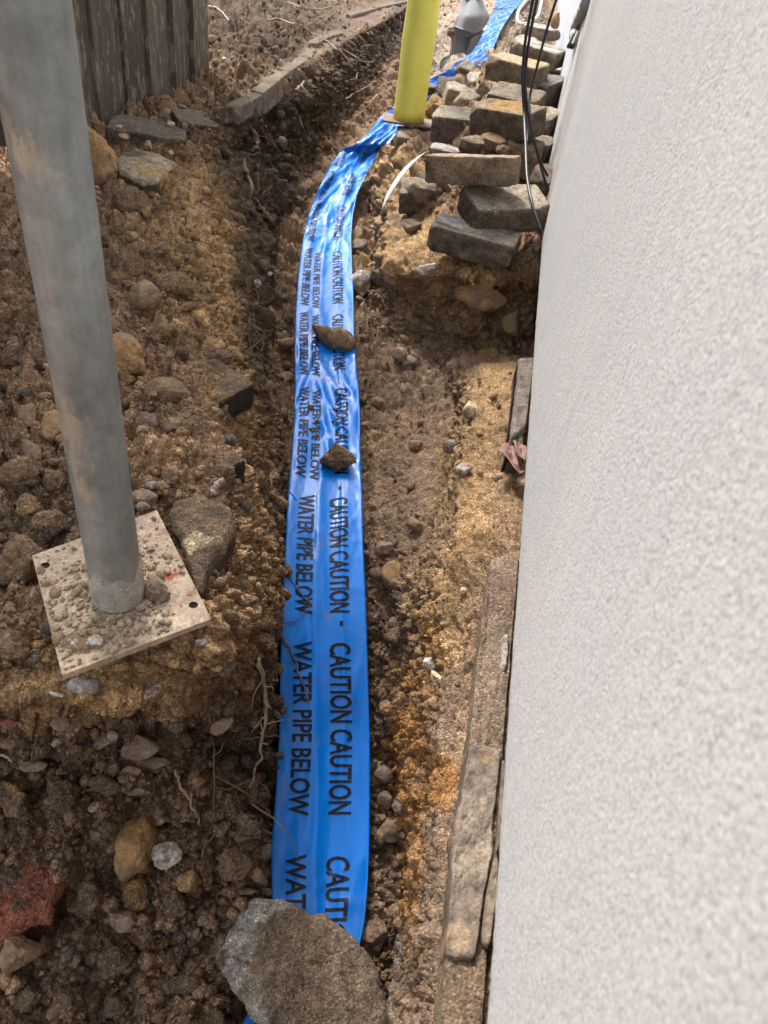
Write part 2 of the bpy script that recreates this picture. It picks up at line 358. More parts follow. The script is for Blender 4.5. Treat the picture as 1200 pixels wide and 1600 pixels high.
def patches(X, Y):
    m = {k: np.zeros(X.shape, np.float32) for k in ('och', 'rust', 'red', 'brn', 'dk', 'grey', 'pale', 'deep')}
    nz = fbm(np.stack([X.ravel() / 38, Y.ravel() / 38, 0 * X.ravel()], 1), 4, 5, .6).reshape(X.shape)
    for cx, cy, rx, ry, a, k, s in PAT:
        ca, sa = math.cos(math.radians(a)), math.sin(math.radians(a))
        dx, dy = X - cx, Y - cy
        q = np.sqrt(((dx * ca + dy * sa) / rx) ** 2 + ((-dx * sa + dy * ca) / ry) ** 2)
        m[k] = np.maximum(m[k], np.clip(s * (1.45 - q + nz * .75) / .75, 0, s))
    return m
MK = patches(GX, GY)
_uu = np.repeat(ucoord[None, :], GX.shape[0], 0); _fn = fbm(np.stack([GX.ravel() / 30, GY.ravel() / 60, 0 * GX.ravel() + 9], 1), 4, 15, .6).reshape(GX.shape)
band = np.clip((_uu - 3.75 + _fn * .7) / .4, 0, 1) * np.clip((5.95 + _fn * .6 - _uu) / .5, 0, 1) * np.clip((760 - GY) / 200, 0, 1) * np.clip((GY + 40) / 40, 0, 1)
MK['deep'] = np.maximum(MK['deep'], band.astype(np.float32) * .85)  # damp dark soil, darkened further so colour stands in for the face's shade
undercut_shade = np.clip((_uu - 3.9 + _fn * .5) / .3, 0, 1) * np.clip((6.1 - _uu) / .3, 0, 1) * np.clip((GY - 930) / 90, 0, 1) * np.clip((1300 - GY) / 60, 0, 1)
MK['deep'] = np.maximum(MK['deep'], undercut_shade.astype(np.float32) * .9)  # shade of the undercut left of the tape, painted into the soil colour
SMOOTH = [(655,790,75,95,.75),(615,735,28,42,.9),(740,1350,60,330,.75),(700,1250,30,300,.5),(650,400,70,90,.55),(290,1060,1,1,0),(560,60,70,40,.3),(330,400,70,260,.35),(780,820,45,260,.5),(190,1072,190,34,.8),(395,160,26,18,.8),(425,132,26,18,.8),(455,112,26,18,.8),(485,86,24,18,.8),(512,66,24,16,.8),(535,54,22,14,.7),(565,26,32,14,.8),(612,10,34,12,.8),(110,920,130,90,.5)]
amp = np.ones(GX.shape, np.float32)
for cx, cy, rx, ry, s in SMOOTH:
    q = np.sqrt(((GX - cx) / rx) ** 2 + ((GY - cy) / ry) ** 2)
    amp *= 1 - s * np.clip((1.4 - q) / .7, 0, 1)
ROUGH = [(90,560,230,260,.75),(250,420,100,120,.5),(120,1350,330,230,1.0),(30,700,110,130,.7),(520,1500,150,120,.4),(60,860,80,100,.6),(330,1150,120,80,.6),(430,250,90,200,.6)]
big = np.zeros(GX.shape, np.float32)
for cx, cy, rx, ry, s in ROUGH:
    q = np.sqrt(((GX - cx) / rx) ** 2 + ((GY - cy) / ry) ** 2)
    big = np.maximum(big, s * np.clip((1.4 - q) / .7, 0, 1))

def grid_normals(Pn):
    du = np.gradient(Pn, axis=1); dv = np.gradient(Pn, axis=0)
    n = np.cross(du, -dv); l = np.linalg.norm(n, axis=2, keepdims=True)
    return n / np.maximum(l, 1e-12), np.linalg.norm(du, axis=2), np.linalg.norm(dv, axis=2)
near_tape = np.clip((np.interp(GY, [-36, 250, 600, 1800], [470, 505, 455, 425]) - 22 - GX) / 30, 0, 1); big *= near_tape
nrm, su, sv = grid_normals(base)
pts = base.reshape(-1, 3).astype(np.float64)
space = np.maximum(np.maximum(su, sv).ravel(), 1e-4)
def att(cell): return np.clip((cell / space - .8) / 1.2, 0, 1).astype(np.float32)
warp = np.stack([fbm(pts * 28, 3, 91), fbm(pts * 28, 3, 92), fbm(pts * 28, 3, 93)], 1) * .012
warp += np.stack([fbm(pts * 130, 3, 94), fbm(pts * 130, 3, 95), fbm(pts * 130, 3, 96)], 1) * .0045
wp = pts + warp
ampf = amp.ravel(); bigf = big.ravel()
farf = np.clip((np.linalg.norm(pts, axis=1) - 1.5) / .8, 0, 1) * ampf
disp = fbm(pts * 7, 3, 3) * .020 * np.clip(ampf + .2, 0, 1) + fbm(pts * 22, 3, 4) * .008
tone = np.zeros(len(pts), np.float32)
for cell, a, sd in ((.12, .055, 10), (.062, .030, 11), (.034, .0145, 12), (.017, .0085, 13), (.0085, .0042, 14), (.0046, .0021, 15)):
    f1, f2, rid = worley(wp / cell, sd)
    if cell > .1:
        k = farf * a * (.1 + .9 * rid)
    elif cell > .05:
        k = np.maximum(bigf, farf * .8) * a * (.4 + .9 * rid)
    elif cell > .03:
        k = ampf * a * (.25 + 1.0 * rid) * (1 + bigf * .4)
    else:
        k = (.25 + .75 * ampf) * a * (.35 + .9 * rid)
    dome = np.sqrt(np.clip(1 - (f1 / .78) ** 2, 0, 1)) * np.clip((f2 - f1) * 5, .35, 1)
    disp += k * dome * att(cell) * 1.25 - k * .4
    tone += (rid - .5) * (.36 if cell > .01 else .24) * att(cell)
# scraped strata on the left trench face: vertical furrows
disp += (np.abs(fbm(pts * 55, 4, 71, .6)) * -.010 + fbm(pts * 160, 3, 72, .6) * .0028 * att(.01)) * (.3 + .7 * ampf) * att(.03)
bt = np.clip((1.25 - np.hypot((GX - 615) / 26, (GY - 735) / 40)) / .3, 0, 1)      # tread of a boot pressed into the dirt
zz_ = np.abs(((GX / 16) % 1) - .5) * 12
disp -= (bt * (.0026 * np.sin(2 * np.pi * (GY + zz_) / 9.5) + .004)).ravel()
fur = np.clip(1 - np.abs(ucoord - 4.55) / .75, 0, 1)[None, :] * np.clip((640 - GY) / 150, 0, 1)
disp += fur.ravel() * .062 * (1 - np.abs(vnoise(np.stack([pts[:, 1] * 26, pts[:, 1] * 9 + 5, pts[:, 2] * 3.2], 1), 44)) * 2.0) * att(.03)
lng = np.clip(1 - np.abs(GX - (738 - .05 * (GY - 1200))) / 75, 0, 1) * np.clip((GY - 850) / 120, 0, 1)
disp += (lng.ravel() ** .5) * (vnoise(np.stack([pts[:, 0] * 170, pts[:, 1] * 5, pts[:, 1] * 0], 1), 81) * .0035 + vnoise(np.stack([pts[:, 0] * 60, pts[:, 1] * 2.5, pts[:, 1] * 0], 1), 82) * .006)
nearwall = np.clip((GX - (872 - .0775 * GY) + 6) / 10, 0, 1).ravel()
disp *= (1 - nearwall)
tl_ = np.interp(GY, [-36, 128, 190, 250, 360, 600, 850, 1140, 1250, 1400, 1600, 1800], [780, 668, 580, 525, 477, 460, 446, 436, 430, 425, 385, 330]); tr2 = np.interp(GY, [-36, 128, 190, 250, 360, 600, 850, 1050, 1400, 1800], [850, 706, 625, 585, 549, 559, 567, 574, 572, 500])
under_t = np.clip((GX - tl_ + 16) / 12, 0, 1) * np.clip((tr2 - GX + 12) / 10, 0, 1)
disp *= 1 - .6 * under_t.ravel(); disp -= .010 * under_t.ravel()
fin = pts + nrm.reshape(-1, 3) * disp[:, None]

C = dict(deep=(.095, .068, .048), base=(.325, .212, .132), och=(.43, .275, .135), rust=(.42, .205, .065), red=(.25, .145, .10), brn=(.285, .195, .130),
         dk=(.205, .138, .088), grey=(.20, .16, .125), pale=(.38, .31, .24))
colr = np.tile(np.array(C['base'], np.float32), (len(pts), 1))
ln = fbm(pts * 5, 4, 61, .6)[:, None]
colr = colr * (1 + .35 * ln) + np.array([.05, .03, .008]) * np.clip(fbm(pts * 9, 3, 63), 0, 1)[:, None]
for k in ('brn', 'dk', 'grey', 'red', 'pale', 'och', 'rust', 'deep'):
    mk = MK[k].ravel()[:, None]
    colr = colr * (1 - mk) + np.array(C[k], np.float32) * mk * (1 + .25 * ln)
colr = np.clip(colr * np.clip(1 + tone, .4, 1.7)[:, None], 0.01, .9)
GC = colr
# extra rows and columns so the ground goes on outside the frame
Fg = fin.reshape(NR, NC, 3); Cg = colr.reshape(NR, NC, 3)
top = []; last = Fg[0]
for dy_ in (60, 25, 10, 3, 1):
    r = last.copy(); r[:, 1] += dy_; r[:, 0] += (r[:, 0] - .1) * .0; r[:, 2] = last[:, 2] * .4 + -.5 * .6; top.append(r)
bot = []
for dy_ in (.15, .5, 1.5, 5):
    r = Fg[-1].copy(); r[:, 1] -= dy_; bot.append(r)
G2 = np.concatenate([np.array(top), Fg, np.array(bot)], 0)
C2 = np.concatenate([np.repeat(Cg[:1], 5, 0), Cg, np.repeat(Cg[-1:], 4, 0)], 0)
left = []
for dx_ in (50, 15, 5, 1.5):
    r = G2[:, 0].copy(); r[:, 0] -= dx_; left.append(r)
right = []
for dx_ in (.3, 3, 40):
    r = G2[:, -1].copy(); r[:, 0] += dx_; right.append(r)
G3 = np.concatenate([np.stack(left, 1), G2, np.stack(right, 1)], 1)
C3 = np.concatenate([np.repeat(C2[:, :1], 4, 1), C2, np.repeat(C2[:, -1:], 3, 1)], 1)
R_, C_ = G3.shape[:2]
idx = np.arange(R_ * C_).reshape(R_, C_)
quads = np.stack([idx[1:, :-1], idx[1:, 1:], idx[:-1, 1:], idx[:-1, :-1]], -1).reshape(-1, 4)
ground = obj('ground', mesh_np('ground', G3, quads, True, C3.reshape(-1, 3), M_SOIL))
tag(ground, kind='structure')
print('terrain', round(time.time() - T0, 1), R_ * C_)

spx, spy, sd_ = project(fin)
nrmf = grid_normals(Fg)[0].reshape(-1, 3)
def surf(px, py, r=3.0):
    m = np.nonzero((np.abs(spx - px) < r) & (np.abs(spy - py) < r) & (sd_ > 0))[0]
    if len(m) == 0:
        if r < 60: return surf(px, py, r * 2)
        return P(px, py, net_H(px, py)), np.array([0, 0, 1.]), 0
    k = m[np.argmin(sd_[m])]
    # put the point on the exact ray
    return ray(px, py) * sd_[k], nrmf[k], k
CR, CU, CF = A[:, 0], A[:, 1], A[:, 2]     # camera right, up, forward in world

# ---------------------------------------------------------------- house wall
WX = 0.100; WZ = -0.515
def wall_panel(y0, y1, mat, name, parent, near):
    n = 900 if near else 300
    t = np.linspace(0, 1, n); ys = y0 + (y1 - y0) * (np.exp(t * 3.2) - 1) / (math.exp(3.2) - 1)
    zs = WZ + np.concatenate([[0, .004, .010, .02], np.geomspace(.035, 3.0, 40)])
    Y, Z = np.meshgrid(ys, zs)
    q = np.stack([Y.ravel(), Z.ravel(), 0 * Y.ravel()], 1)
    dz = np.zeros(Y.shape)
    dz[0] = vnoise(np.stack([ys * 260, ys * 0, ys * 0], 1), 2) * .0022 + vnoise(np.stack([ys * 40, ys * 0, ys * 0], 1), 3) * .0015
    X = WX + (fbm(q * 200, 2, 8).reshape(Y.shape) * .0009 + fbm(q * 2.5, 2, 9).reshape(Y.shape) * .002)
    X[0] += .004; X[1] += .001
    V = np.stack([X, Y, Z + dz], -1)
    back = V.copy(); back[..., 0] = WX + .30
    # ring: back bottom, front rows, back top
    V = np.concatenate([back[:1], V, back[-1:]], 0)
    R, Cc = V.shape[:2]; ii = np.arange(R * Cc).reshape(R, Cc)
    q4 = np.stack([ii[:-1, :-1], ii[1:, :-1], ii[1:, 1:], ii[:-1, 1:]], -1).reshape(-1, 4)
    faces = [tuple(f) for f in q4] + [tuple(ii[:, 0][::-1]), tuple(ii[:, -1]), tuple(list(ii[-1, :]) + list(ii[0, ::-1]))]
    return part(name, mesh_np(name, V.reshape(-1, 3), faces, True, None, mat), parent)
jt = PX(903, 60, WX)[1]      # the vertical joint's distance
wall = empty('house_wall', (WX + .15, 2.0, WZ)); tag(wall, 'tall pale rough rendered house wall running the whole right side beside the trench', 'wall')
wall_panel(-1.5, jt - .012, M_WALL, 'render_panel', wall, True)
p2 = wall_panel(jt + .012, jt + 12, M_WALL2, 'render_panel', wall, False); p2['label'] = 'far bluish white panel beyond the joint'
def box_np(x0, x1, y0, y1, z0, z1):
    V = np.array([[x, y, z] for x in (x0, x1) for y in (y0, y1) for z in (z0, z1)], float)
    return V, [(0, 1, 3, 2), (4, 6, 7, 5), (0, 4, 5, 1), (2, 3, 7, 6), (0, 2, 6, 4), (1, 5, 7, 3)]
v_, f_ = box_np(WX + .006, WX + .2, jt - .012, jt + .012, WZ + .02, WZ + 2.9)
part('joint', mesh_np('joint', v_, f_, False, None, M_MASTIC), wall)
v_, f_ = box_np(WX + .05, WX + .30, -1.5, jt + 12, WZ - .6, WZ - .002)
cf = np.tile(np.array([.14, .085, .06]), (8, 1))
part('foundation', mesh_np('foundation', v_, f_, False, cf, M_PAVER), wall)

# ---------------------------------------------------------------- generic shapes
def tube(path, rad, sides=8, cap=True):
    path = np.asarray(path, float); n = len(path)
    rad = np.broadcast_to(np.asarray(rad, float), (n,))
    t = np.gradient(path, axis=0); t /= np.maximum(np.linalg.norm(t, axis=1, keepdims=True), 1e-9)
    up = np.array([.31, .22, .93]); V = []
    a = np.cross(t[0], up); a /= np.linalg.norm(a)
    for k in range(n):
        a = a - t[k] * (a @ t[k]); a /= np.linalg.norm(a); b2 = np.cross(t[k], a)
        th = np.linspace(0, 2 * np.pi, sides, endpoint=False)
        V.append(path[k] + rad[k] * (np.cos(th)[:, None] * a + np.sin(th)[:, None] * b2))
    V = np.concatenate(V); Fs = []
    for k in range(n - 1):
        for s in range(sides):
            s2 = (s + 1) % sides
            Fs.append((k * sides + s, k * sides + s2, (k + 1) * sides + s2, (k + 1) * sides + s))
    if cap: Fs += [tuple(range(sides))[::-1], tuple((n - 1) * sides + s for s in range(sides))]
    return V, Fs
def smooth_path(p, n=24):
    p = np.asarray(p, float); s = np.arange(len(p)); t = np.linspace(0, len(p) - 1, n)
    if len(p) > 2:
        return pchip(s.astype(float), p, t)
    return np.stack([np.interp(t, s, p[:, k]) for k in range(p.shape[1])], 1)
def join(parts):
    V, Fs, o = [], [], 0
    for v, f in parts:
        V.append(v); Fs += [tuple(i + o for i in q) for q in f]; o += len(v)
    return np.concatenate(V), Fs
def ico(sub):
    bm = bmesh.new(); bmesh.ops.create_icosphere(bm, subdivisions=sub, radius=1)
    V = np.array([v.co[:] for v in bm.verts]); Fc = np.array([[v.index for v in f.verts] for f in bm.faces]); bm.free()
    return V, Fc
ICO = {k: ico(k) for k in (1, 2, 3, 4, 5, 6)}

# ---------------------------------------------------------------- warning tape
TROW = [  # pixel row, left edge, right edge, left and right depth offset above the trench floor
 (1700,330,455,.055),(1640,358,500,.055),(1590,384,525,.05),(1560,400,540,.05),(1500,418,556,.05),(1455,424,566,.045),(1400,425,572,.04),(1340,424,575,.04),(1250,430,577,.04),(1150,436,577,.038),(1050,438,574,.036),(950,441,571,.036),
 (850,446,567,.034),(780,450,565,.034),(700,457,562,.032),(650,460,562,.032),(580,461,557,.032),(520,461,553,.032),(460,464,552,.03),(400,470,549,.03),
 (360,477,549,.03),(330,485,552,.035),(300,497,560,.04),(270,512,574,.045),(240,530,590,.05),(215,552,606,.055),(196,575,622,.06),(178,603,645,.06),(160,634,664,.05),(145,652,680,.05),
 (128,668,706,.045),(110,700,744,.05),(92,724,762,.05),(72,742,772,.05),(50,755,782,.05),(25,768,797,.05),(0,776,820,.05),(-20,784,840,.05)]
tr = np.array(TROW, float)
Lw = np.array([P(a[1], a[0] + (12 if a[0] < 240 and a[0] > 180 else 0), net_H((a[1] + a[2]) / 2, a[0]) - a[3]) for a in tr])
Rw = np.array([P(a[2], a[0] + (12 if a[0] < 240 and a[0] > 180 else 0), net_H((a[1] + a[2]) / 2, a[0]) - a[3]) for a in tr])
# the strip crosses its own direction: tilt the sections where it bends to the right
mid = (Lw + Rw) / 2
NT = 1500; NA = 40
sk = np.arange(len(tr), dtype=float)
cum = np.concatenate([[0], np.cumsum(np.linalg.norm(np.diff(mid, axis=0), axis=1))])
st = np.linspace(0, cum[-1], NT)
Ls = pchip(cum, Lw, st); Rs = pchip(cum, Rw, st); rowpy = np.interp(st, cum, tr[:, 0])
wv = np.linspace(0, 1, NA)
TP = Ls[:, None, :] * (1 - wv[None, :, None]) + Rs[:, None, :] * wv[None, :, None]
tn = np.cross(np.gradient(TP, axis=1), np.gradient(TP, axis=0)); tn /= np.linalg.norm(tn, axis=2, keepdims=True)
tn[tn[..., 2] < 0] *= -1
S2, W2 = np.meshgrid(st, wv, indexing='ij')
WW = W2 * .15
q = np.stack([S2.ravel() * 5, WW.ravel() * 22, 0 * S2.ravel()], 1)
rdg = lambda q, s: (1 - np.abs(vnoise(q, s)) * 2)
far = np.clip((400 - rowpy) / 120, 0, 1)[:, None]; midz = (np.clip((760 - rowpy) / 60, 0, 1) * np.clip((rowpy - 480) / 60, 0, 1))[:, None]
dz = rdg(q + 3, 31).reshape(S2.shape) * .0022
dz += rdg(np.stack([S2.ravel() * 9 + WW.ravel() * 30, WW.ravel() * 24 - S2.ravel() * 4, 0 * S2.ravel()], 1), 32).reshape(S2.shape) * (.0012 + .003 * far + .0016 * midz)
dz += rdg(np.stack([S2.ravel() * 7 - WW.ravel() * 26, WW.ravel() * 10 + 3, 0 * S2.ravel()], 1), 33).reshape(S2.shape) * (.0014 + .005 * far + .002 * midz)
dz += fbm(np.stack([S2.ravel() * 4, WW.ravel() * 9, 0 * S2.ravel() + 7], 1), 3, 35).reshape(S2.shape) * .006
dz += -.002 * np.cos((W2 - .5) * 2 * np.pi) + .0022 * np.exp(-((W2 - .42 - .03 * np.sin(S2 * 7)) / .05) ** 2) + .0018 * np.exp(-((W2 - .72 + .010 * np.sin(S2 * 5)) / .014) ** 2)
def crease(a, f, s, t):      # sharp little creases running at angle a
    c_, s_ = math.cos(a), math.sin(a); L = S2.ravel() * c_ + WW.ravel() * s_; M = -S2.ravel() * s_ + WW.ravel() * c_
    v = np.abs(vnoise(np.stack([L * f * .35, M * f, 0 * L + s], 1), s)).reshape(S2.shape)
    return np.clip(1 - v / t, 0, 1) ** 1.5
dz += crease(.5, 34, 3, .10) * (.0011 + .0022 * far + .0011 * midz) + crease(-.7, 30, 5, .10) * (.0010 + .0025 * far + .0011 * midz) + crease(1.5, 20, 8, .08) * (.0010 + .003 * far) + crease(1.2, 15, 9, .07) * .0016 * np.exp(-((rowpy[:, None] - 1380) / 45) ** 2) * 2
TP2 = TP + tn * dz[..., None]
tnn = np.cross(np.gradient(TP2, axis=1), np.gradient(TP2, axis=0)); tnn /= np.linalg.norm(tnn, axis=2, keepdims=True)
tnn[tnn[..., 2] < 0] *= -1
it = np.arange(NT * NA).reshape(NT, NA)
tq = np.stack([it[:-1, :-1], it[:-1, 1:], it[1:, 1:], it[1:, :-1]], -1).reshape(-1, 4)
edge = np.concatenate([it[:, 0], it[-1, 1:], it[::-1, -1][1:], it[0, ::-1][1:-1]])
under = TP2 - tnn * .0004
tqa = [tuple(f) for f in tq] + [tuple(NT * NA + i for i in f[::-1]) for f in tq.tolist()]
for a_, b_ in zip(edge, np.roll(edge, -1)): tqa.append((b_, a_, a_ + NT * NA, b_ + NT * NA))
tape = empty('warning_tape', mid[0]); tag(tape, 'long blue plastic warning tape printed WATER PIPE BELOW lying along the trench floor', 'warning tape')
part('strip', mesh_np('strip', np.concatenate([TP2.reshape(-1, 3), under.reshape(-1, 3)]), tqa, True, None, M_TAPE), tape)
def tape_at(s, wq, off):
    fs = np.clip(s / cum[-1] * (NT - 1), 0, NT - 1.001); fw = np.clip(wq * (NA - 1), 0, NA - 1.001)
    i, j = fs.astype(int), fw.astype(int); a, b = (fs - i)[:, None], (fw - j)[:, None]
    g = lambda Q: Q[i, j] * (1 - a) * (1 - b) + Q[i + 1, j] * a * (1 - b) + Q[i, j + 1] * (1 - a) * b + Q[i + 1, j + 1] * a * b
    return g(TP2) + g(tnn) * off
def text_mesh(txt, cuts_x=.02, cuts_y=.12, shear=0.0):
    cu = bpy.data.curves.new('t', 'FONT'); cu.body = txt; cu.resolution_u = 3; cu.offset = 0.020; cu.shear = shear
    o = bpy.data.objects.new('t', cu); COL.objects.link(o)
    dg = bpy.context.evaluated_depsgraph_get(); me = bpy.data.meshes.new_from_object(o.evaluated_get(dg))
    bm = bmesh.new(); bm.from_mesh(me)
    xs = [v.co.x for v in bm.verts]; ys = [v.co.y for v in bm.verts]
    x0, x1, y0, y1 = min(xs), max(xs), min(ys), max(ys)
    for k in range(1, int(1 / cuts_x)):
        bmesh.ops.bisect_plane(bm, geom=bm.verts[:] + bm.edges[:] + bm.faces[:], plane_co=(x0 + (x1 - x0) * k * cuts_x, 0, 0), plane_no=(1, 0, 0))
    for k in range(1, int(1 / cuts_y)):
        bmesh.ops.bisect_plane(bm, geom=bm.verts[:] + bm.edges[:] + bm.faces[:], plane_co=(0, y0 + (y1 - y0) * k * cuts_y, 0), plane_no=(0, 1, 0))
    V = np.array([v.co[:] for v in bm.verts]); bm.verts.index_update()
    Fc = [tuple(v.index for v in f.verts) for f in bm.faces]
    bm.free(); bpy.data.objects.remove(o); bpy.data.meshes.remove(me); bpy.data.curves.remove(cu)
    V[:, 0] = (V[:, 0] - x0) / (x1 - x0); V[:, 1] = (V[:, 1] - y0) / (y1 - y0)
    return V, Fc
TXW = text_mesh('WATER PIPE BELOW'); TXC = text_mesh('CAUTION CAUTION', shear=0.0)
def s_of(py): return float(np.interp(-py, -tr[:, 0], cum))
def print_text(T, pya, pyb, w0, w1):
    V, Fc = T
    sa, sb = s_of(pya), s_of(pyb)      # starts farther away, reads towards the camera
    s = sa + (sb - sa) * V[:, 0]
    wq = w0 + (w1 - w0) * V[:, 1]
    q = tape_at(s, wq, .0011)
    part('lettering', mesh_np('lettering', q, Fc, False, None, M_INK), tape)
SECT = [(1335,1690),(1003,1275),(776,960),(607,750),(492,585),(390,482),(322,380),(272,316),(236,264)]
for k, (a_, b_) in enumerate(SECT):
    if a_ > 770:
        print_text(TXW, a_, b_, .14, .36); print_text(TXC, a_ + 3, b_ - 2, .56, .81)
    else:
        print_text(TXW, a_, b_, .07, .22)
        if a_ > 380: print_text(TXW, a_ + 4, b_ + 4, .27, .40)
        print_text(TXC, a_ + 3, b_ - 6, .62, .82)
def tape_dot(py, wc):
    s = s_of(py) + np.array([-.004, .004, .004, -.004]); wq = wc + np.array([-.02, -.02, .02, .02])
    part('printed_dot', mesh_np('printed_dot', tape_at(s, wq, .0014), [(0, 1, 2, 3)], False, None, M_INK), tape)
for py_ in (976, 765): tape_dot(py_, .70)
print('tape', round(time.time() - T0, 1))

# ---------------------------------------------------------------- clods that cannot be told apart
TPX = np.stack([tr[::-1, 0], tr[::-1, 1], tr[::-1, 2]], 0)
def on_tape(px, py, m=6):
    l = np.interp(py, TPX[0], TPX[1]); r = np.interp(py, TPX[0], TPX[2]); return (px > l - m) & (px < r + m)
shapes = []; shapes1 = []
for k in range(16):
    sq = np.array([1, rng.uniform(.7, 1), rng.uniform(.55, .85)])
    for lv, lst in ((2, shapes), (1, shapes1)):
        V = ICO[lv][0].copy(); r_ = 1 + .34 * fbm(V * 1.6 + k * 13.1, 2, 200 + k) + .26 * vnoise(V * 3.1 + k * 3.3, 230 + k)
        lst.append(V * r_[:, None] * sq)
shapes = np.array(shapes); shapes1 = np.array(shapes1)
gx, gy = GX.ravel(), GY.ravel()
inside = (gx > -300) & (gx < 880) & (gy > -36) & (gy < 1640) & ~on_tape(gx, gy)
dens = np.where(amp.ravel() < .5, .22, 1.0) * np.clip(su.ravel() / .0012, .1, 1.5)
dens *= np.where(gx < -20, .22, 1.0)
dens *= np.where(MK['dk'].ravel() > .2, 1.4, 1.0) * np.where(gx > 872 - .0775 * gy - 12, 0, 1) * np.where((gx > 660) & (gy > 640), .35, 1) * np.where(gy < 260, 1.7, 1)
pr = dens * inside; pr /= pr.sum()
pc = np.array([(.25, .20, .15), (.30, .21, .12), (.20, .17, .14), (.32, .26, .19), (.22, .14, .10)])
CVs, CFs, CCs, voff = [], [], [], 0
for lv, NCL, med, sg, lo, hi in ((2, 8500, .0052, .50, .0032, .019), (1, 20000, .0021, .38, .0011, .0040)):
    pick = rng.choice(len(gx), NCL, replace=False, p=pr)
    dist = sd_[pick]
    rad = np.clip(rng.lognormal(math.log(med), sg, NCL), lo, hi)
    rad = np.maximum(rad, dist * (1.7 if lv == 2 else 1.0) / F * rng.uniform(.8, 2.0, NCL)) * np.where(bigf[pick] > .3, 1.3, 1) * np.where((gx[pick] > 660) & (gy[pick] > 560), .55, 1)
    rad = np.minimum(rad, dist * 13 / F)
    tl = np.interp(gy[pick], TPX[0], TPX[1]) - gx[pick]; tr_ = gx[pick] - np.interp(gy[pick], TPX[0], TPX[2]); gap = np.maximum(tl, tr_) * dist / F
    rad = np.minimum(rad, np.maximum(gap * .8, .0012))
    cen = fin[pick] + nrmf[pick] * (rad * .25)[:, None]
    qv = rng.normal(size=(NCL, 4)); qv /= np.linalg.norm(qv, axis=1, keepdims=True)
    q0, q1, q2, q3 = qv.T
    Rm = np.stack([1 - 2 * (q2**2 + q3**2), 2 * (q1 * q2 - q0 * q3), 2 * (q1 * q3 + q0 * q2), 2 * (q1 * q2 + q0 * q3), 1 - 2 * (q1**2 + q3**2), 2 * (q2 * q3 - q0 * q1), 2 * (q1 * q3 - q0 * q2), 2 * (q2 * q3 + q0 * q1), 1 - 2 * (q1**2 + q2**2)], 1).reshape(-1, 3, 3)
    SV = (shapes if lv == 2 else shapes1)[rng.integers(0, 16, NCL)]
    CV = np.einsum('nij,nkj->nki', Rm, SV) * rad[:, None, None] + cen[:, None, :]
    cc = GC[pick] * rng.uniform(.65, 1.35, (NCL, 1))
    peb = rng.random(NCL) < .09
    cc[peb] = pc[rng.integers(0, 5, peb.sum())] * rng.uniform(.7, 1.15, (peb.sum(), 1))
    nv = len(ICO[lv][0])
    CVs.append(CV.reshape(-1, 3)); CFs.append((ICO[lv][1][None] + (np.arange(NCL) * nv)[:, None, None]).reshape(-1, 3) + voff); CCs.append(np.repeat(cc, nv, 0)); voff += NCL * nv
cl = obj('soil_clods', mesh_np('soil_clods', np.concatenate(CVs), np.concatenate(CFs), True, np.concatenate(CCs), M_CLOD)); tag(cl, 'loose crumbs of brown soil and grit strewn over the trench and its banks', kind='stuff')

# hair roots hanging from the left trench face
parts_ = []
for k in range(260):
    py = rng.uniform(90, 560); k0 = int(np.searchsorted(vpy, py)); uu = rng.uniform(3.9, 5.1)
    px = float(np.interp(uu, ucoord, GX[k0])); p0, n0, _k = surf(px, py)
    L = rng.uniform(.03, .12); d0 = np.array([rng.uniform(-.3, .5), rng.uniform(-.6, .6), -rng.uniform(.5, 1.2)]); pth = [p0 + n0 * .001]
    for s in range(6):
        d0 = d0 + rng.normal(0, .35, 3); pth.append(pth[-1] + d0 / np.linalg.norm(d0) * L / 6 + n0 * .001)
    parts_.append(tube(pth, np.linspace(.0011, .0004, 7) * rng.uniform(.6, 1.4), 4, False))
for k in range(64):
    px, py = (rng.uniform(330, 640), rng.uniform(0, 110)) if k < 50 else (rng.uniform(300, 430), rng.uniform(1080, 1350))
    p0, n0, _k = surf(px, py); L = rng.uniform(.04, .16); d0 = np.array([rng.uniform(-1, 1), rng.uniform(-1, 1), rng.uniform(-.3, .3)]); pth = [p0 + n0 * .004]
    for s in range(6):
        d0 = d0 + rng.normal(0, .3, 3); pth.append(pth[-1] + d0 / np.linalg.norm(d0) * L / 6)
    parts_.append(tube(pth, np.linspace(.0014, .0005, 7) * rng.uniform(.6, 1.5), 4, False))
v_, f_ = join(parts_)
hc = np.tile(np.array([.22, .15, .095]), (len(v_), 1))
tag(obj('hair_roots', mesh_np('hair_roots', v_, np.array(f_), True, hc, M_ROOT)), 'fine brown hair roots hanging out of the left trench face', kind='stuff')
print('clods', round(time.time() - T0, 1))

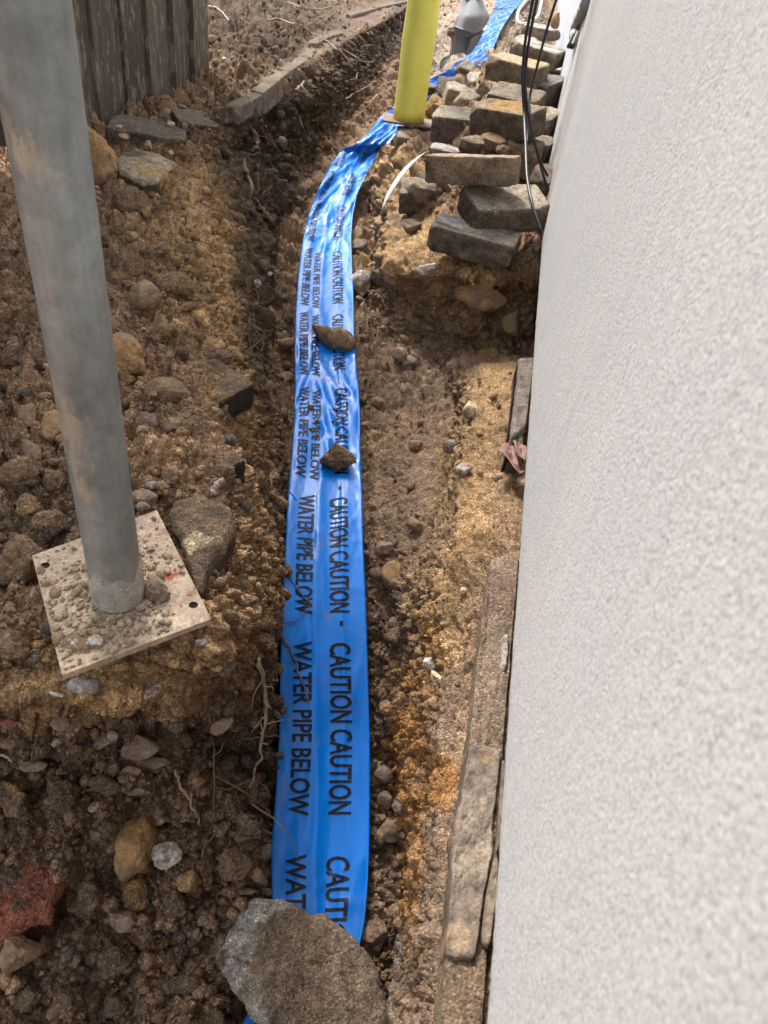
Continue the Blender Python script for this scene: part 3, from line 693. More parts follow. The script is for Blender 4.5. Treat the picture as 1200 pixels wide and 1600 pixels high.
# ---------------------------------------------------------------- stones and lumps, one by one
COLS = dict(brown=(.275, .182, .112), dark=(.19, .13, .085), tan=(.25, .175, .11), ochre=(.34, .20, .085), yellow=(.46, .31, .13), grey=(.235, .20, .165),
            pale=(.50, .46, .40), pink=(.24, .165, .13), purple=(.17, .12, .10), red=(.34, .105, .065), cream=(.58, .48, .32), blue=(.33, .33, .33), sand=(.34, .215, .10), white=(.62, .60, .58))
_tx, _ty, _tz = project(TP2.reshape(-1, 3))
def tape_depth(px, py):
    return float(_tz[np.argmin((_tx - px) ** 2 + (_ty - py) ** 2)])
def stone(name, label, cat, px, py, rx, ry, ang=0, colour='brown', col2=None, outline=None, soft=.5, sub=5, lift=.45, group=None, seed=0, thick=.75, mat=None, patch=.1, patch_dir=None, rim=None, cuts=11, rough=.085, depth=None):
    r_ = np.random.default_rng(seed * 31 + int(px * 7 + py))
    V = ICO[sub][0].copy()
    if outline is not None:
        o = np.array(outline, float); c0 = o.mean(0); c0 = np.array([px, py])
        d = o - c0; th = np.arctan2(-d[:, 1], d[:, 0]); rr = np.hypot(d[:, 0], d[:, 1]); k = np.argsort(th)
        th = np.concatenate([th[k] - 2 * np.pi, th[k], th[k] + 2 * np.pi]); rr = np.tile(rr[k], 3)
        a = np.arctan2(V[:, 1], V[:, 0]); R0 = np.interp(a, th, rr); mR = rr.mean()
        rxy = np.hypot(V[:, 0], V[:, 1]) ** soft if soft < 1 else np.hypot(V[:, 0], V[:, 1])
        V = np.stack([np.cos(a) * rxy * R0, np.sin(a) * rxy * R0, V[:, 2] * mR * thick], 1)
        V0 = V.copy(); size = mR
    else:
        for _ in range(cuts):
            n = r_.normal(size=3); n /= np.linalg.norm(n); d = r_.uniform(.52, .88)
            ex = V @ n - d; V = V - np.clip(ex, 0, 9)[:, None] * n * .92
        ca, sa = math.cos(math.radians(ang)), math.sin(math.radians(ang))
        V = V * np.array([rx, ry, min(rx, ry) * thick])
        V = np.stack([V[:, 0] * ca - V[:, 1] * sa, V[:, 0] * sa + V[:, 1] * ca, V[:, 2]], 1); size = min(rx, ry)
    rim_r = np.linalg.norm(V[:, :2], axis=1) / (size * 1.05)
    un = V / np.maximum(np.linalg.norm(V, axis=1, keepdims=True), 1e-6)
    so = r_.uniform(0, 50)
    dn = fbm(V / size * 1.3 + so, 4, 300 + seed, .55) * rough * 2.2 - np.abs(fbm(V / size * 4 + so, 3, 340 + seed)) * rough * 1.2 + fbm(V / size * 12 + so, 2, 345 + seed) * rough * .5
    V = V + un * (dn * size)[:, None]
    p0, n0, _k = surf(px, py) if depth is None else (ray(px, py) * depth, None, 0)
    zd = p0 @ CF; zz = zd - size * thick * lift * zd / F
    cen = ray(px, py) * zz
    W = (V[:, :1] * CR + V[:, 1:2] * CU - V[:, 2:] * CF) * (zz / F)
    cb = np.array(COLS[colour]); n1 = fbm(V / size * 1.8 + so, 4, 360, .6)[:, None]
    cv = cb * (1 + .45 * n1)
    soil_m = np.clip(fbm(V / size * 2.3 + so + 4, 4, 365, .65)[:, None] * 2.2 + .12 - .5 * (V[:, 1:2] / size), 0, .8)
    cv = cv * (1 - soil_m) + np.array([.20, .14, .09]) * soil_m
    if col2:
        mk = fbm(V / size * 1.5 + so + 9, 4, 361, .6)
        if patch_dir is not None: mk = mk * .45 + (V / size) @ np.array([*patch_dir, 0]) * .7
        if rim is not None: mk = mk * .5 + (rim_r - .66) * 1.6 + ((V / size) @ np.array([*rim, 0])) * .35
        mk = np.clip((mk - patch) / .12, 0, 1)[:, None]; cv = cv * (1 - mk) + np.array(COLS[col2]) * (1 + .35 * n1) * mk
    o = obj(name, mesh_np(name, W, ICO[sub][1], True, np.clip(cv, .01, .9), mat or M_STONE), None, [float(v) for v in cen])
    return tag(o, label, cat, group)

S = stone
S('stone', 'pointed tan flint lying across the tape, farther of the two stones on it', 'stone', 524, 529, 0, 0, colour='tan', col2='brown', outline=[(487,508),(505,510),(520,517),(535,513),(549,522),(554,538),(548,550),(530,549),(512,543),(498,528)], soft=.6, lift=.8, seed=2, depth=tape_depth(524, 529))
S('soil_clod', 'round brown soil clod sitting on the tape below the pointed flint', 'clod', 531, 717, 33, 25, -12, 'brown', None, lift=.8, seed=3, rough=.14, mat=M_CLOD, depth=tape_depth(531, 717))
for k, (x, y, a, b_, lb) in enumerate([(486,636,6,6,'largest soil crumb on the tape over WATER'),(495,658,4,4,'soil crumb on the tape just below the largest one'),(487,672,4,5,'soil crumb on the tape, left of the middle'),(493,683,5,4,'soil crumb on the tape just above the round clod'),(523,640,4,6,'soil crumb on the tape beside CAUTION, upper of two'),(522,659,4,6,'soil crumb on the tape beside CAUTION, lower of two')]):
    S('soil_clod', lb, 'clod', x, y, a, b_, 20 * k, 'brown', None, lift=.8, seed=20 + k, rough=.2, sub=3, mat=M_CLOD, depth=tape_depth(x, y), group='soil crumbs on the tape')
S('stone', 'tan rounded stone right below the red brick lump', 'stone', 30, 1487, 40, 36, 35, 'tan', 'brown', lift=.7, seed=5)
S('stone', 'tall ochre pointed stone left of the pale grey pebble', 'stone', 211, 1325, 0, 0, colour='ochre', col2='brown', outline=[(183,1330),(186,1300),(200,1283),(228,1280),(240,1295),(238,1325),(215,1362),(194,1376),(184,1350)], soft=.6, lift=.9, seed=6, patch=.25)
S('stone', 'small pale grey angular pebble beside the tall ochre stone', 'stone', 260, 1338, 26, 22, 10, 'pale', 'grey', lift=.9, seed=7)
S('stone', 'ochre lump directly below the tall ochre stone', 'stone', 213, 1397, 25, 25, 0, 'ochre', 'brown', lift=.8, seed=8, rough=.1, mat=M_CLOD)
S('stone', 'small ochre round stone right of the pale grey pebble', 'stone', 292, 1377, 19, 20, 0, 'ochre', 'tan', lift=.8, seed=9)
S('stone', 'pinkish brown smooth stone at lower left, half buried', 'stone', 195, 1436, 28, 21, 8, 'pink', 'brown', lift=.5, seed=10, patch=.3)
S('soil_clod', 'round brown clod just up left of the boulder', 'clod', 367, 1349, 29, 27, 0, 'brown', None, lift=.6, seed=11, rough=.09, mat=M_CLOD)
S('stone', 'thin tan stone chip beside the left tape edge near the boulder', 'stone', 403, 1370, 10, 17, 25, 'tan', None, lift=.6, seed=12, sub=3)
S('stone', 'smooth round brown cobble between the boulder and the right bank', 'stone', 585, 1465, 24, 30, 0, 'brown', 'purple', lift=.5, seed=13)
S('stone', 'round dusty cobble beside the grey pole, on the left bank', 'stone', 227, 463, 24, 24, 0, 'tan', 'brown', lift=.6, seed=14, cuts=2)
S('stone', 'yellow ochre block with a grey top, touching the pole on the left bank', 'stone', 197, 556, 0, 0, colour='ochre', col2='grey', outline=[(176,522),(200,521),(215,532),(222,560),(224,582),(205,590),(185,580),(176,560)], soft=.55, lift=.6, seed=15, patch=.35, patch_dir=(0, .6))
S('stone', 'little bright yellow stone on the left bank', 'stone', 315, 497, 12, 18, 20, 'yellow', None, lift=.8, seed=16)
S('stone', 'half buried dark oval cobble with a flat end on the left bank', 'stone', 262, 613, 42, 27, 10, 'tan', 'dark', lift=.5, seed=17, patch=.12, patch_dir=(.6, 0))
S('stone', 'purple brown oval cobble right of the pole, halfway down', 'stone', 227, 669, 22, 25, -15, 'purple', 'brown', lift=.6, seed=18, cuts=2)
S('stone', 'round tan stone left of the pole, upper of the pair', 'stone', 44, 652, 19, 22, 0, 'tan', 'brown', lift=.6, seed=19)
S('stone', 'tan stone partly behind the pole, lower right of the round one', 'stone', 82, 668, 24, 28, -20, 'sand', 'brown', lift=.6, seed=20)
S('stone', 'pointed reddish brown flake left of the pole', 'stone', 50, 706, 14, 24, 25, 'pink', 'tan', lift=.8, seed=21)
S('stone', 'small flat brown stone below the purple cobble', 'stone', 271, 664, 17, 12, 0, 'pink', 'tan', lift=.7, seed=22)
S('stone', 'pale blue grey pebble behind the steel base plate', 'stone', 238, 758, 13, 8, 10, 'blue', 'grey', lift=.8, seed=23, sub=3)
S('stone', 'rounded brown stone behind the base plate corner', 'stone', 222, 777, 24, 19, 0, 'pink', 'brown', lift=.6, seed=24)
S('stone', 'ochre tan rounded boulder between fence and pole', 'rock', 150, 243, 0, 0, colour='sand', col2='ochre', outline=[(118,200),(132,190),(145,205),(165,228),(182,258),(184,285),(165,297),(140,292),(118,290)], soft=.55, lift=.8, seed=25, patch=.2)
S('cobble', 'pale blue grey cobble stuck in the ochre layer under the base plate', 'cobble', 130, 1072, 26, 17, -5, 'blue', 'tan', lift=.6, seed=26, cuts=2)
S('stone', 'bluish white stone in the ledge right of the base plate', 'stone', 315, 1003, 11, 9, 20, 'blue', 'cream', lift=.8, seed=27, sub=3)
S('stone', 'white sliver of shell left of the pale cobble under the plate', 'stone', 87, 1085, 12, 4, -15, 'white', None, lift=.8, seed=28, sub=3)
S('stone', 'dark flint flake in the ochre layer under the plate', 'stone', 235, 1080, 20, 9, 25, 'dark', 'blue', lift=.7, seed=29)
for k, (x, y, a, b_, an, c1, c2, lb) in enumerate([
    (165,1157,24,14,20,'grey','brown','grey oval cobble in the gravel band under the ledge'),
    (92,1130,20,14,0,'grey','tan','light grey cobble at the upper left of the gravel band'),
    (52,1197,22,10,5,'tan','grey','flat tan cobble low in the gravel band at the left'),
    (60,1133,12,12,0,'purple','grey','small purple grey pebble at the left of the gravel band'),
    (118,1133,16,18,10,'tan','cream','tan pebble in the middle of the gravel band'),
    (218,1165,34,26,-10,'pink','grey','large pinkish cobble at the right of the gravel band'),
    (240,1192,32,10,-5,'tan','pink','long flat cobble tucked under the pinkish one'),
    (205,1205,16,9,0,'pink','tan','small flat pebble below left of the long flat cobble'),
    (175,1150,10,9,0,'blue','grey','little blue grey pebble beside the oval cobble'),
    (88,1160,9,8,0,'blue',None,'tiny round blue pebble in the gravel band'),
    (15,1160,18,10,10,'dark','purple','dark flat pebble at the left frame edge in the gravel band'),
    (10,1130,16,10,-10,'red','pink','reddish pebble at the left frame edge in the gravel band'),
    (345,1135,22,11,35,'tan','grey','tan flat stone right of the gravel band by the root'),
    (212,1238,16,9,5,'tan','grey','flat tan stone hanging under the gravel band')]):
    S('cobble', lb, 'cobble', x, y, a, b_, an, c1, c2, lift=.8, seed=40 + k, sub=4, cuts=6, group='cobbles in the gravel band under the ledge')
for k, (x, y, a, b_, an, c1, c2, lb) in enumerate([
    (611,899,21,22,0,'sand','brown','round sandy clod right of the tape, halfway down'),
    (625,556,16,13,0,'grey','brown','grey stone on the brown dirt right of the tape'),
    (641,567,14,12,-25,'grey','tan','grey angular stone just right of the other one on the dirt'),
    (704,697,16,12,0,'grey','brown','grey brown stone against the ochre bank above the boot print'),
    (648,695,13,9,0,'pink','brown','small pinkish stone above the boot print'),
    (648,820,15,13,-30,'brown','tan','angular brown stone below the boot print'),
    (600,857,16,10,20,'pink','grey','flat pink grey stone above the round sandy clod'),
    (588,630,13,9,0,'tan','brown','flat tan stone beside the right tape edge'),
    (573,665,10,8,0,'ochre','brown','little ochre stone touching the right tape edge'),
    (566,447,24,24,15,'grey','pale','grey concrete chunk beside the right tape edge'),
    (559,384,18,13,20,'tan','grey','tan stone beside the tape above the grey concrete chunk'),
    (670,421,19,13,15,'pale','grey','pale grey stone in the ochre sand below the paver stack'),
    (751,462,42,26,-8,'brown','ochre','large ochre brown stone in the soil face below the pavers'),
    (800,505,20,24,0,'sand','brown','sandy lump in the corner by the wall below the pavers'),
    (823,484,9,7,10,'dark',None,'small black flint close to the wall'),
    (448,537,18,13,15,'brown','tan','brown stone left of the tape beside the first letters'),
    (447,590,14,11,0,'tan','brown','small tan stone left of the tape, lower of two'),
    (427,421,12,3,-40,'white',None,'white plastic sliver on the trench floor left of the tape'),
    (421,428,5,4,0,'white',None,'tiny white chip beside the plastic sliver'),
    (402,443,7,7,0,'grey','white','small grey pebble under the white chips'),
    (514,260,1,1,0,'grey',None,None),
    (600,1210,17,14,0,'purple','brown','round purple brown pebble low on the right of the tape'),
    (604,1252,16,16,0,'purple','brown','smooth dark pebble below the purple brown one'),
    (622,1262,12,12,0,'grey','brown','small grey pebble at the foot of the rusty bank'),
    (608,1300,20,20,0,'brown','dark','brown clod beside the tape, right of the last CAUTION'),
    (672,1037,15,10,-50,'white','cream','bright white mineral crust on the right bank'),
    (684,1062,17,9,-50,'cream','pink','cream crust just below the bright white one'),
    (724,922,7,7,0,'cream',None,'small round cream pebble on the right bank'),
    (710,1483,10,15,10,'yellow','ochre','yellow pebble on the brown footing at the lower right'),
    (712,1540,22,40,-10,'brown','pink','flat brown stone on the footing below the yellow pebble'),
    (725,735,14,12,0,'blue','red','bluish stone with a rusty rim set in the ochre bank'),
    (738,640,16,16,0,'cream','sand','cream stone high on the ochre bank')]):
    if lb is None: continue
    S('stone', lb, 'stone', x, y, a, b_, an, c1, c2, lift=.6, seed=80 + k, sub=4)
for k, (x, y, a, b_, lb) in enumerate([
    (28,610,20,18,'brown clod at the left edge above the pair of tan stones'),(30,735,34,30,'big crumbly clod left of the pole'),(80,752,26,24,'crumbly clod touching the pole on its left'),
    (48,790,22,18,'small clod below the big crumbly one'),(80,815,30,18,'flat clod just behind the base plate at the left'),(28,880,40,40,'large clod at the left frame edge beside the base plate'),
    (95,905,34,32,'crumbly clod sitting on the left edge of the base plate'),(22,1010,28,26,'brown clod at the left edge in the ochre layer'),
    (95,1240,30,26,'brown lump in the dark soil under the gravel band'),(20,1245,26,30,'brown lump at the left frame edge under the gravel band'),(165,1225,24,18,'small dark lump under the pinkish cobble'),
    (140,1400,22,24,'round clod left of the ochre lump'),(275,1415,18,28,'upright clod right of the ochre lump'),(160,1300,24,20,'dark clod left of the tall ochre stone'),
    (290,1540,26,18,'flat clod left of the boulder'),(105,1570,24,24,'round clod at the bottom left'),(45,1560,26,20,'dark clod in the bottom left corner'),(180,1570,20,20,'small clod at the bottom beside the round one'),
    (330,1590,28,22,'clod at the bottom edge left of the boulder'),(180,1500,26,22,'clod below the pinkish smooth stone'),(385,1290,22,18,'clod left of the tape beside BELOW'),
    (250,520,26,20,'clod behind the yellow stone on the left bank'),(270,450,36,26,'large soft clod right of the round dusty cobble'),(245,395,26,20,'clod above the round dusty cobble'),
    (190,440,14,14,'small clod between pole and dusty cobble'),(340,560,30,18,'soft clod near the lip of the left bank'),(210,320,36,24,'dark clod below the flat slab by the fence'),
    (30,480,26,26,'clod left of the pole, level with the dusty cobble'),(20,550,20,24,'clod at the left frame edge above the tan pair'),(120,840,16,14,'small clod behind the base plate near the pole')]):
    S('soil_clod', lb, 'clod', x, y, a, b_, (k * 37) % 60 - 30, 'brown' if y < 1050 else 'dark', 'sand' if k % 3 == 0 else None, lift=.6, seed=140 + k, sub=4, rough=.20, mat=M_CLOD, cuts=6, group='soil clods on the banks')
print('stones', round(time.time() - T0, 1))

def chunk_px(name, label, cat, outline, H, thick, topc, sidec, seed, dome=.008, rel=.004, taper=.0, group=None, patch=None, tilt=(0, 0), mat=None, edge=.0025, struct=False, bev=.006):
    """a slab or broken lump with a flat-ish top whose outline is traced at its own height"""
    q = np.array([P(x, y, H) for x, y in outline]); c0 = q.mean(0)
    per_ = np.concatenate([q, q[:1]]); sl = np.concatenate([[0], np.cumsum(np.linalg.norm(np.diff(per_, axis=0), axis=1))])
    N = int(np.clip(sl[-1] / .0026, 60, 420)); t = np.linspace(0, sl[-1], N, endpoint=False)
    E = np.stack([np.interp(t, sl, per_[:, k]) for k in range(3)], 1)
    for _ in range(3): E = (np.roll(E, 1, 0) + 2 * E + np.roll(E, -1, 0)) / 4
    out = E - c0; out[:, 2] = 0; on = out / np.linalg.norm(out, axis=1, keepdims=True)
    E = E + on * (fbm(E * 70, 3, seed) * edge * 1.6 + fbm(E * 25, 2, seed + 1) * edge * 2)[:, None]
    size = np.linalg.norm(out, axis=1).mean(); rings, cols_ = [], []
    topr = np.concatenate([np.linspace(.02, .93, 34), [.96, .985, 1.0]])
    for r in topr:
        p = c0 + (E - c0) * r; e = (1 - r) * np.linalg.norm(out, axis=1)
        p[:, 2] += dome * (1 - r * r) - bev * np.clip(1 - e / bev, 0, 1) ** 2 + fbm(p * 38, 4, seed + 2, .6) * rel * 1.6 - np.abs(fbm(p * 110, 3, seed + 3, .6)) * rel * .9
        rings.append(p); cols_.append(np.zeros(N))
    for k in range(1, 13):
        p = E.copy(); d = thick * k / 12; p[:, 2] -= bev + d
        p = p - on * (taper * d) + on * ((fbm(p * 45, 4, seed + 4, .6) * rel * 1.5)[:, None]); rings.append(p); cols_.append(np.ones(N))
    V = np.concatenate(rings); m_ = np.concatenate(cols_)[:, None]
    V[:, 2] += (V[:, 0] - c0[0]) * tilt[0] + (V[:, 1] - c0[1]) * tilt[1]
    R = len(rings); ii = np.arange(R * N).reshape(R, N); i2 = np.roll(ii, -1, 1)
    fs = np.stack([ii[:-1], ii[1:], i2[1:], i2[:-1]], -1).reshape(-1, 4)
    cr = np.cross(q[1] - q[0], q[2] - q[1])
    area = 0.5 * np.sum(q[:, 0] * np.roll(q[:, 1], -1) - np.roll(q[:, 0], -1) * q[:, 1])
    if area < 0: fs = fs[:, ::-1]
    fl = [tuple(f) for f in fs.tolist()]; ce = tuple(range(N)); bo = tuple(range((R - 1) * N, R * N))
    fl += ([ce, bo[::-1]] if area > 0 else [ce[::-1], bo])
    n1 = fbm(V * 22, 4, seed + 5, .6)[:, None]; n2 = fbm(V * 75, 4, seed + 6, .65)[:, None]
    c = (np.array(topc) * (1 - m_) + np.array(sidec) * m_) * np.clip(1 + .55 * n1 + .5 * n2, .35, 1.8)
    if patch is not None:
        for (px_, py_, rr_, pcol) in patch:
            pw = P(px_, py_, H); d = np.linalg.norm((V - pw)[:, :2], axis=1) / rr_
            mk = np.clip((1 - d + n1[:, 0] * .8 + n2[:, 0] * .5) * 5, 0, 1)[:, None]; c = c * (1 - mk) + np.array(pcol) * np.clip(1 + .5 * n2, .5, 1.5) * mk
    o = obj(name, mesh_np(name, V - c0, fl, True, np.clip(c, .012, .8), mat or M_CLOD), None, [float(v) for v in c0])
    return tag(o, label, cat, group) if not struct else tag(o, kind='structure')

PALE = (.46, .42, .36)
bdep = -(ray(470, 1450) * tape_depth(500, 1430))[2]
chunk_px('boulder', 'large grey white concrete lump caked with brown soil, holding down the tape at the bottom', 'rock', [(338,1478),(352,1452),(368,1428),(384,1402),(412,1399),(432,1396),(462,1412),(498,1420),(540,1446),(562,1460),(574,1482),(590,1500),(598,1530),(610,1560),(612,1600),(596,1628),(560,1640),(500,1640),(440,1612),(410,1592),(398,1588),(384,1566),(366,1545),(356,1520),(340,1500)], bdep - .085, .12, (.255, .185, .125), (.30, .26, .21), 1001, dome=.022, rel=.0075, taper=.25, bev=.014, edge=.004,
  patch=[(400, 1425, .030, PALE), (372, 1470, .036, PALE), (360, 1520, .024, PALE), (440, 1408, .018, PALE), (385, 1560, .018, (.34, .28, .21)), (400, 1600, .018, PALE), (430, 1622, .014, (.36, .30, .22)), (402, 1472, .014, (.28, .22, .16)), (520, 1610, .02, (.24, .18, .12))])
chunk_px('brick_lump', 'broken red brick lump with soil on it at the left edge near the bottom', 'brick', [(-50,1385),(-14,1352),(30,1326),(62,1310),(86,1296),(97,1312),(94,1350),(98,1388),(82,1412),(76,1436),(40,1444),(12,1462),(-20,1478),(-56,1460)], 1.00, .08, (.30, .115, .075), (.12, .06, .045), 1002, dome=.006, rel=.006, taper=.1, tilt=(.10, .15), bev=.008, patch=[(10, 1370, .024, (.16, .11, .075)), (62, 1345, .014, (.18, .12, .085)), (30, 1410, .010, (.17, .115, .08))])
chunk_px('footing', None, None, [(768,870),(812,856),(800,1000),(772,1350),(750,1660),(700,1700),(684,1700),(690,1560),(698,1490),(716,1320),(735,1150),(752,980)], .634, .08, (.27, .195, .135), (.20, .145, .10), 1003, dome=.0, rel=.0022, struct=True, bev=.005, edge=.002, patch=[(780, 930, .04, (.22, .145, .105)), (716, 1560, .05, (.23, .16, .10))])
# ---------------------------------------------------------------- pavers
def Rmat(yaw, tx, ty):
    y, a, b_ = map(math.radians, (yaw, tx, ty))
    cy, sy, ca, sa, cb, sb = math.cos(y), math.sin(y), math.cos(a), math.sin(a), math.cos(b_), math.sin(b_)
    return np.array([[cy, -sy, 0], [sy, cy, 0], [0, 0, 1]]) @ np.array([[cb, 0, sb], [0, 1, 0], [-sb, 0, cb]]) @ np.array([[1, 0, 0], [0, ca, -sa], [0, sa, ca]])
def block_mesh(name, dims, seed, side, topc, chips=2, rnd=.006, mat=None, rough=.0012, dust=None, cutc=0, spot=None):
    """rounded, chipped block with its own wear; dims are full lengths"""
    r_ = np.random.default_rng(seed)
    h = np.array(dims) / 2; n = [max(4, int(d / .0065)) for d in dims]; n = [min(v, 34) for v in n]
    V, Fs = [], []
    off = 0
    for ax in range(3):
        o1, o2 = (ax + 1) % 3, (ax + 2) % 3
        for sgn in (-1, 1):
            a = np.linspace(-1, 1, n[o1] + 1); b_ = np.linspace(-1, 1, n[o2] + 1)
            AA, BB = np.meshgrid(a, b_, indexing='ij'); Q = np.zeros(AA.shape + (3,)); Q[..., ax] = sgn; Q[..., o1] = AA; Q[..., o2] = BB
            ii = np.arange(AA.size).reshape(AA.shape) + off; off += AA.size
            q = np.stack([ii[:-1, :-1], ii[1:, :-1], ii[1:, 1:], ii[:-1, 1:]], -1).reshape(-1, 4)
            V.append(Q.reshape(-1, 3)); Fs.append(q if sgn > 0 else q[:, ::-1])
    V = np.concatenate(V) * h; Fs = np.concatenate(Fs)
    inner = np.clip(V, -(h - rnd), h - rnd); d = V - inner; l = np.linalg.norm(d, axis=1, keepdims=True)
    V = np.where(l > 1e-9, inner + d / np.maximum(l, 1e-9) * rnd, V)
    for _ in range(chips):      # knocked-off corners and edges
        n_ = np.sign(r_.normal(size=3)) * np.array([r_.uniform(.3, 1), r_.uniform(.3, 1), r_.uniform(.5, 1)]); n_ /= np.linalg.norm(n_)
        dmax = np.abs(n_ * h).sum() - r_.uniform(.006, .020) - cutc * r_.uniform(.5, 1)
        ex = V @ n_ - dmax; V = V - np.clip(ex, 0, 1)[:, None] * n_
    so = r_.uniform(0, 30, 3)
    un = V / h; un = un ** 5; un /= np.maximum(np.linalg.norm(un, axis=1, keepdims=True), 1e-6)
    V = V + un * (fbm((V + so) * 26, 3, 400)[:, None] * .0045 + fbm((V + so) * 120, 3, 401)[:, None] * (rough + .0012))
    nz = fbm((V + so) * 22, 4, 402, .6); nz2 = fbm((V + so) * 55, 3, 403, .6)
    side = np.array(side); topc = np.array(topc)
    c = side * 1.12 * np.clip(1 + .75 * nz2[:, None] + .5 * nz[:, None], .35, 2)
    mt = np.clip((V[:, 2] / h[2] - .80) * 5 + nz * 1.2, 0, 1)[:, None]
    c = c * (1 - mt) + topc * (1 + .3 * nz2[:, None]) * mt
    edge_ = np.clip((np.sort(np.abs(V / h), axis=1)[:, 1] - .86) * 6, 0, 1)[:, None] * np.clip(nz2 + .35, 0, 1)[:, None]
    c = c * (1 - edge_ * .5) + np.array([.34, .29, .23]) * edge_ * .5
    if dust is not None:
        md = np.clip((nz + .05) * 4, 0, 1)[:, None] * np.clip((V[:, 2] / h[2] + .6) * 2, 0, 1)[:, None] * .85
        c = c * (1 - md) + np.array(dust) * (1 + .3 * nz2[:, None]) * md
    if spot is not None:
        sx, sy, sr, scol = spot
        ms = np.clip((1 - np.hypot(V[:, 0] - sx, (V[:, 1] - sy)) / sr + nz * .5) * 5, 0, 1)[:, None] * np.clip((V[:, 2] / h[2] - .5) * 4, 0, 1)[:, None]
        c = c * (1 - ms) + np.array(scol) * ms
    return mesh_np(name, V, Fs, True, np.clip(c, .012, .85), mat or M_PAVER)
def place(o, c, yaw, tx, ty):
    R = Rmat(yaw, tx, ty); o.matrix_world = Matrix([[*map(float, R[0]), float(c[0])], [*map(float, R[1]), float(c[1])], [*map(float, R[2]), float(c[2])], [0, 0, 0, 1]])
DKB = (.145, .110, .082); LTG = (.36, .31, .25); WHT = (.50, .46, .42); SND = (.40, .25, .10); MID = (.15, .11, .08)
PG = 'concrete pavers heaped between trench and wall'
PAV = [  # label, centre, yaw, tilt x, tilt y, dims, side, top, dust
 ('lowest front paver of the heap, tilted, with a white patch on its upper left', (-.052,1.695,-.529), -8.9,3,.9,(.2,.1,.06), DKB, LTG, None),
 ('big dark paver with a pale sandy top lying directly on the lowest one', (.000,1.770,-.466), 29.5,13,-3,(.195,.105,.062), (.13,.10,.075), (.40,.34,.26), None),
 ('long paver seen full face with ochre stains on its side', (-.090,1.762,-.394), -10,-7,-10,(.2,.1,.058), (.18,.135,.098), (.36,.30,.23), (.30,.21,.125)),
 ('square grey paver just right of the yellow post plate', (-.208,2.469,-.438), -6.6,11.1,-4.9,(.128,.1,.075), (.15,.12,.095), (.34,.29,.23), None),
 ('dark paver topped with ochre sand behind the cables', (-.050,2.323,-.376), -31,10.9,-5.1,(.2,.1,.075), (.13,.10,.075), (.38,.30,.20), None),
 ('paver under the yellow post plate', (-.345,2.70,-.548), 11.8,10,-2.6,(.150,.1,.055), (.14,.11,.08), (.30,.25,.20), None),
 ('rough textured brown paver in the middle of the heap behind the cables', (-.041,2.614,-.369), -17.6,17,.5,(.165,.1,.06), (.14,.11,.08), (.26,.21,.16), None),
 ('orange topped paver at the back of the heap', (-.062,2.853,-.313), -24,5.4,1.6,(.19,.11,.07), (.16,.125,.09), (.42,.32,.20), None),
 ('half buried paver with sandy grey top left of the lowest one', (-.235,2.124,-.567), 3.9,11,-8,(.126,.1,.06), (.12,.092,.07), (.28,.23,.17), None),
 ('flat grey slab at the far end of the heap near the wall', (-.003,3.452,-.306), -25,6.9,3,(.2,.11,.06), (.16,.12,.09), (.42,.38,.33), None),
]
for k, (lb, c, yw, tx, ty, dm, sd2, tp, du) in enumerate(PAV):
    o = obj('paver', block_mesh('paver', dm, 500 + k, sd2, tp, 3, .006, dust=du, spot={0: (-.065, .015, .055, (.60, .57, .54)), 4: (.0, .015, .07, (.50, .30, .12))}.get(k))); place(o, c, yw, tx, ty); tag(o, lb, 'paver', PG)
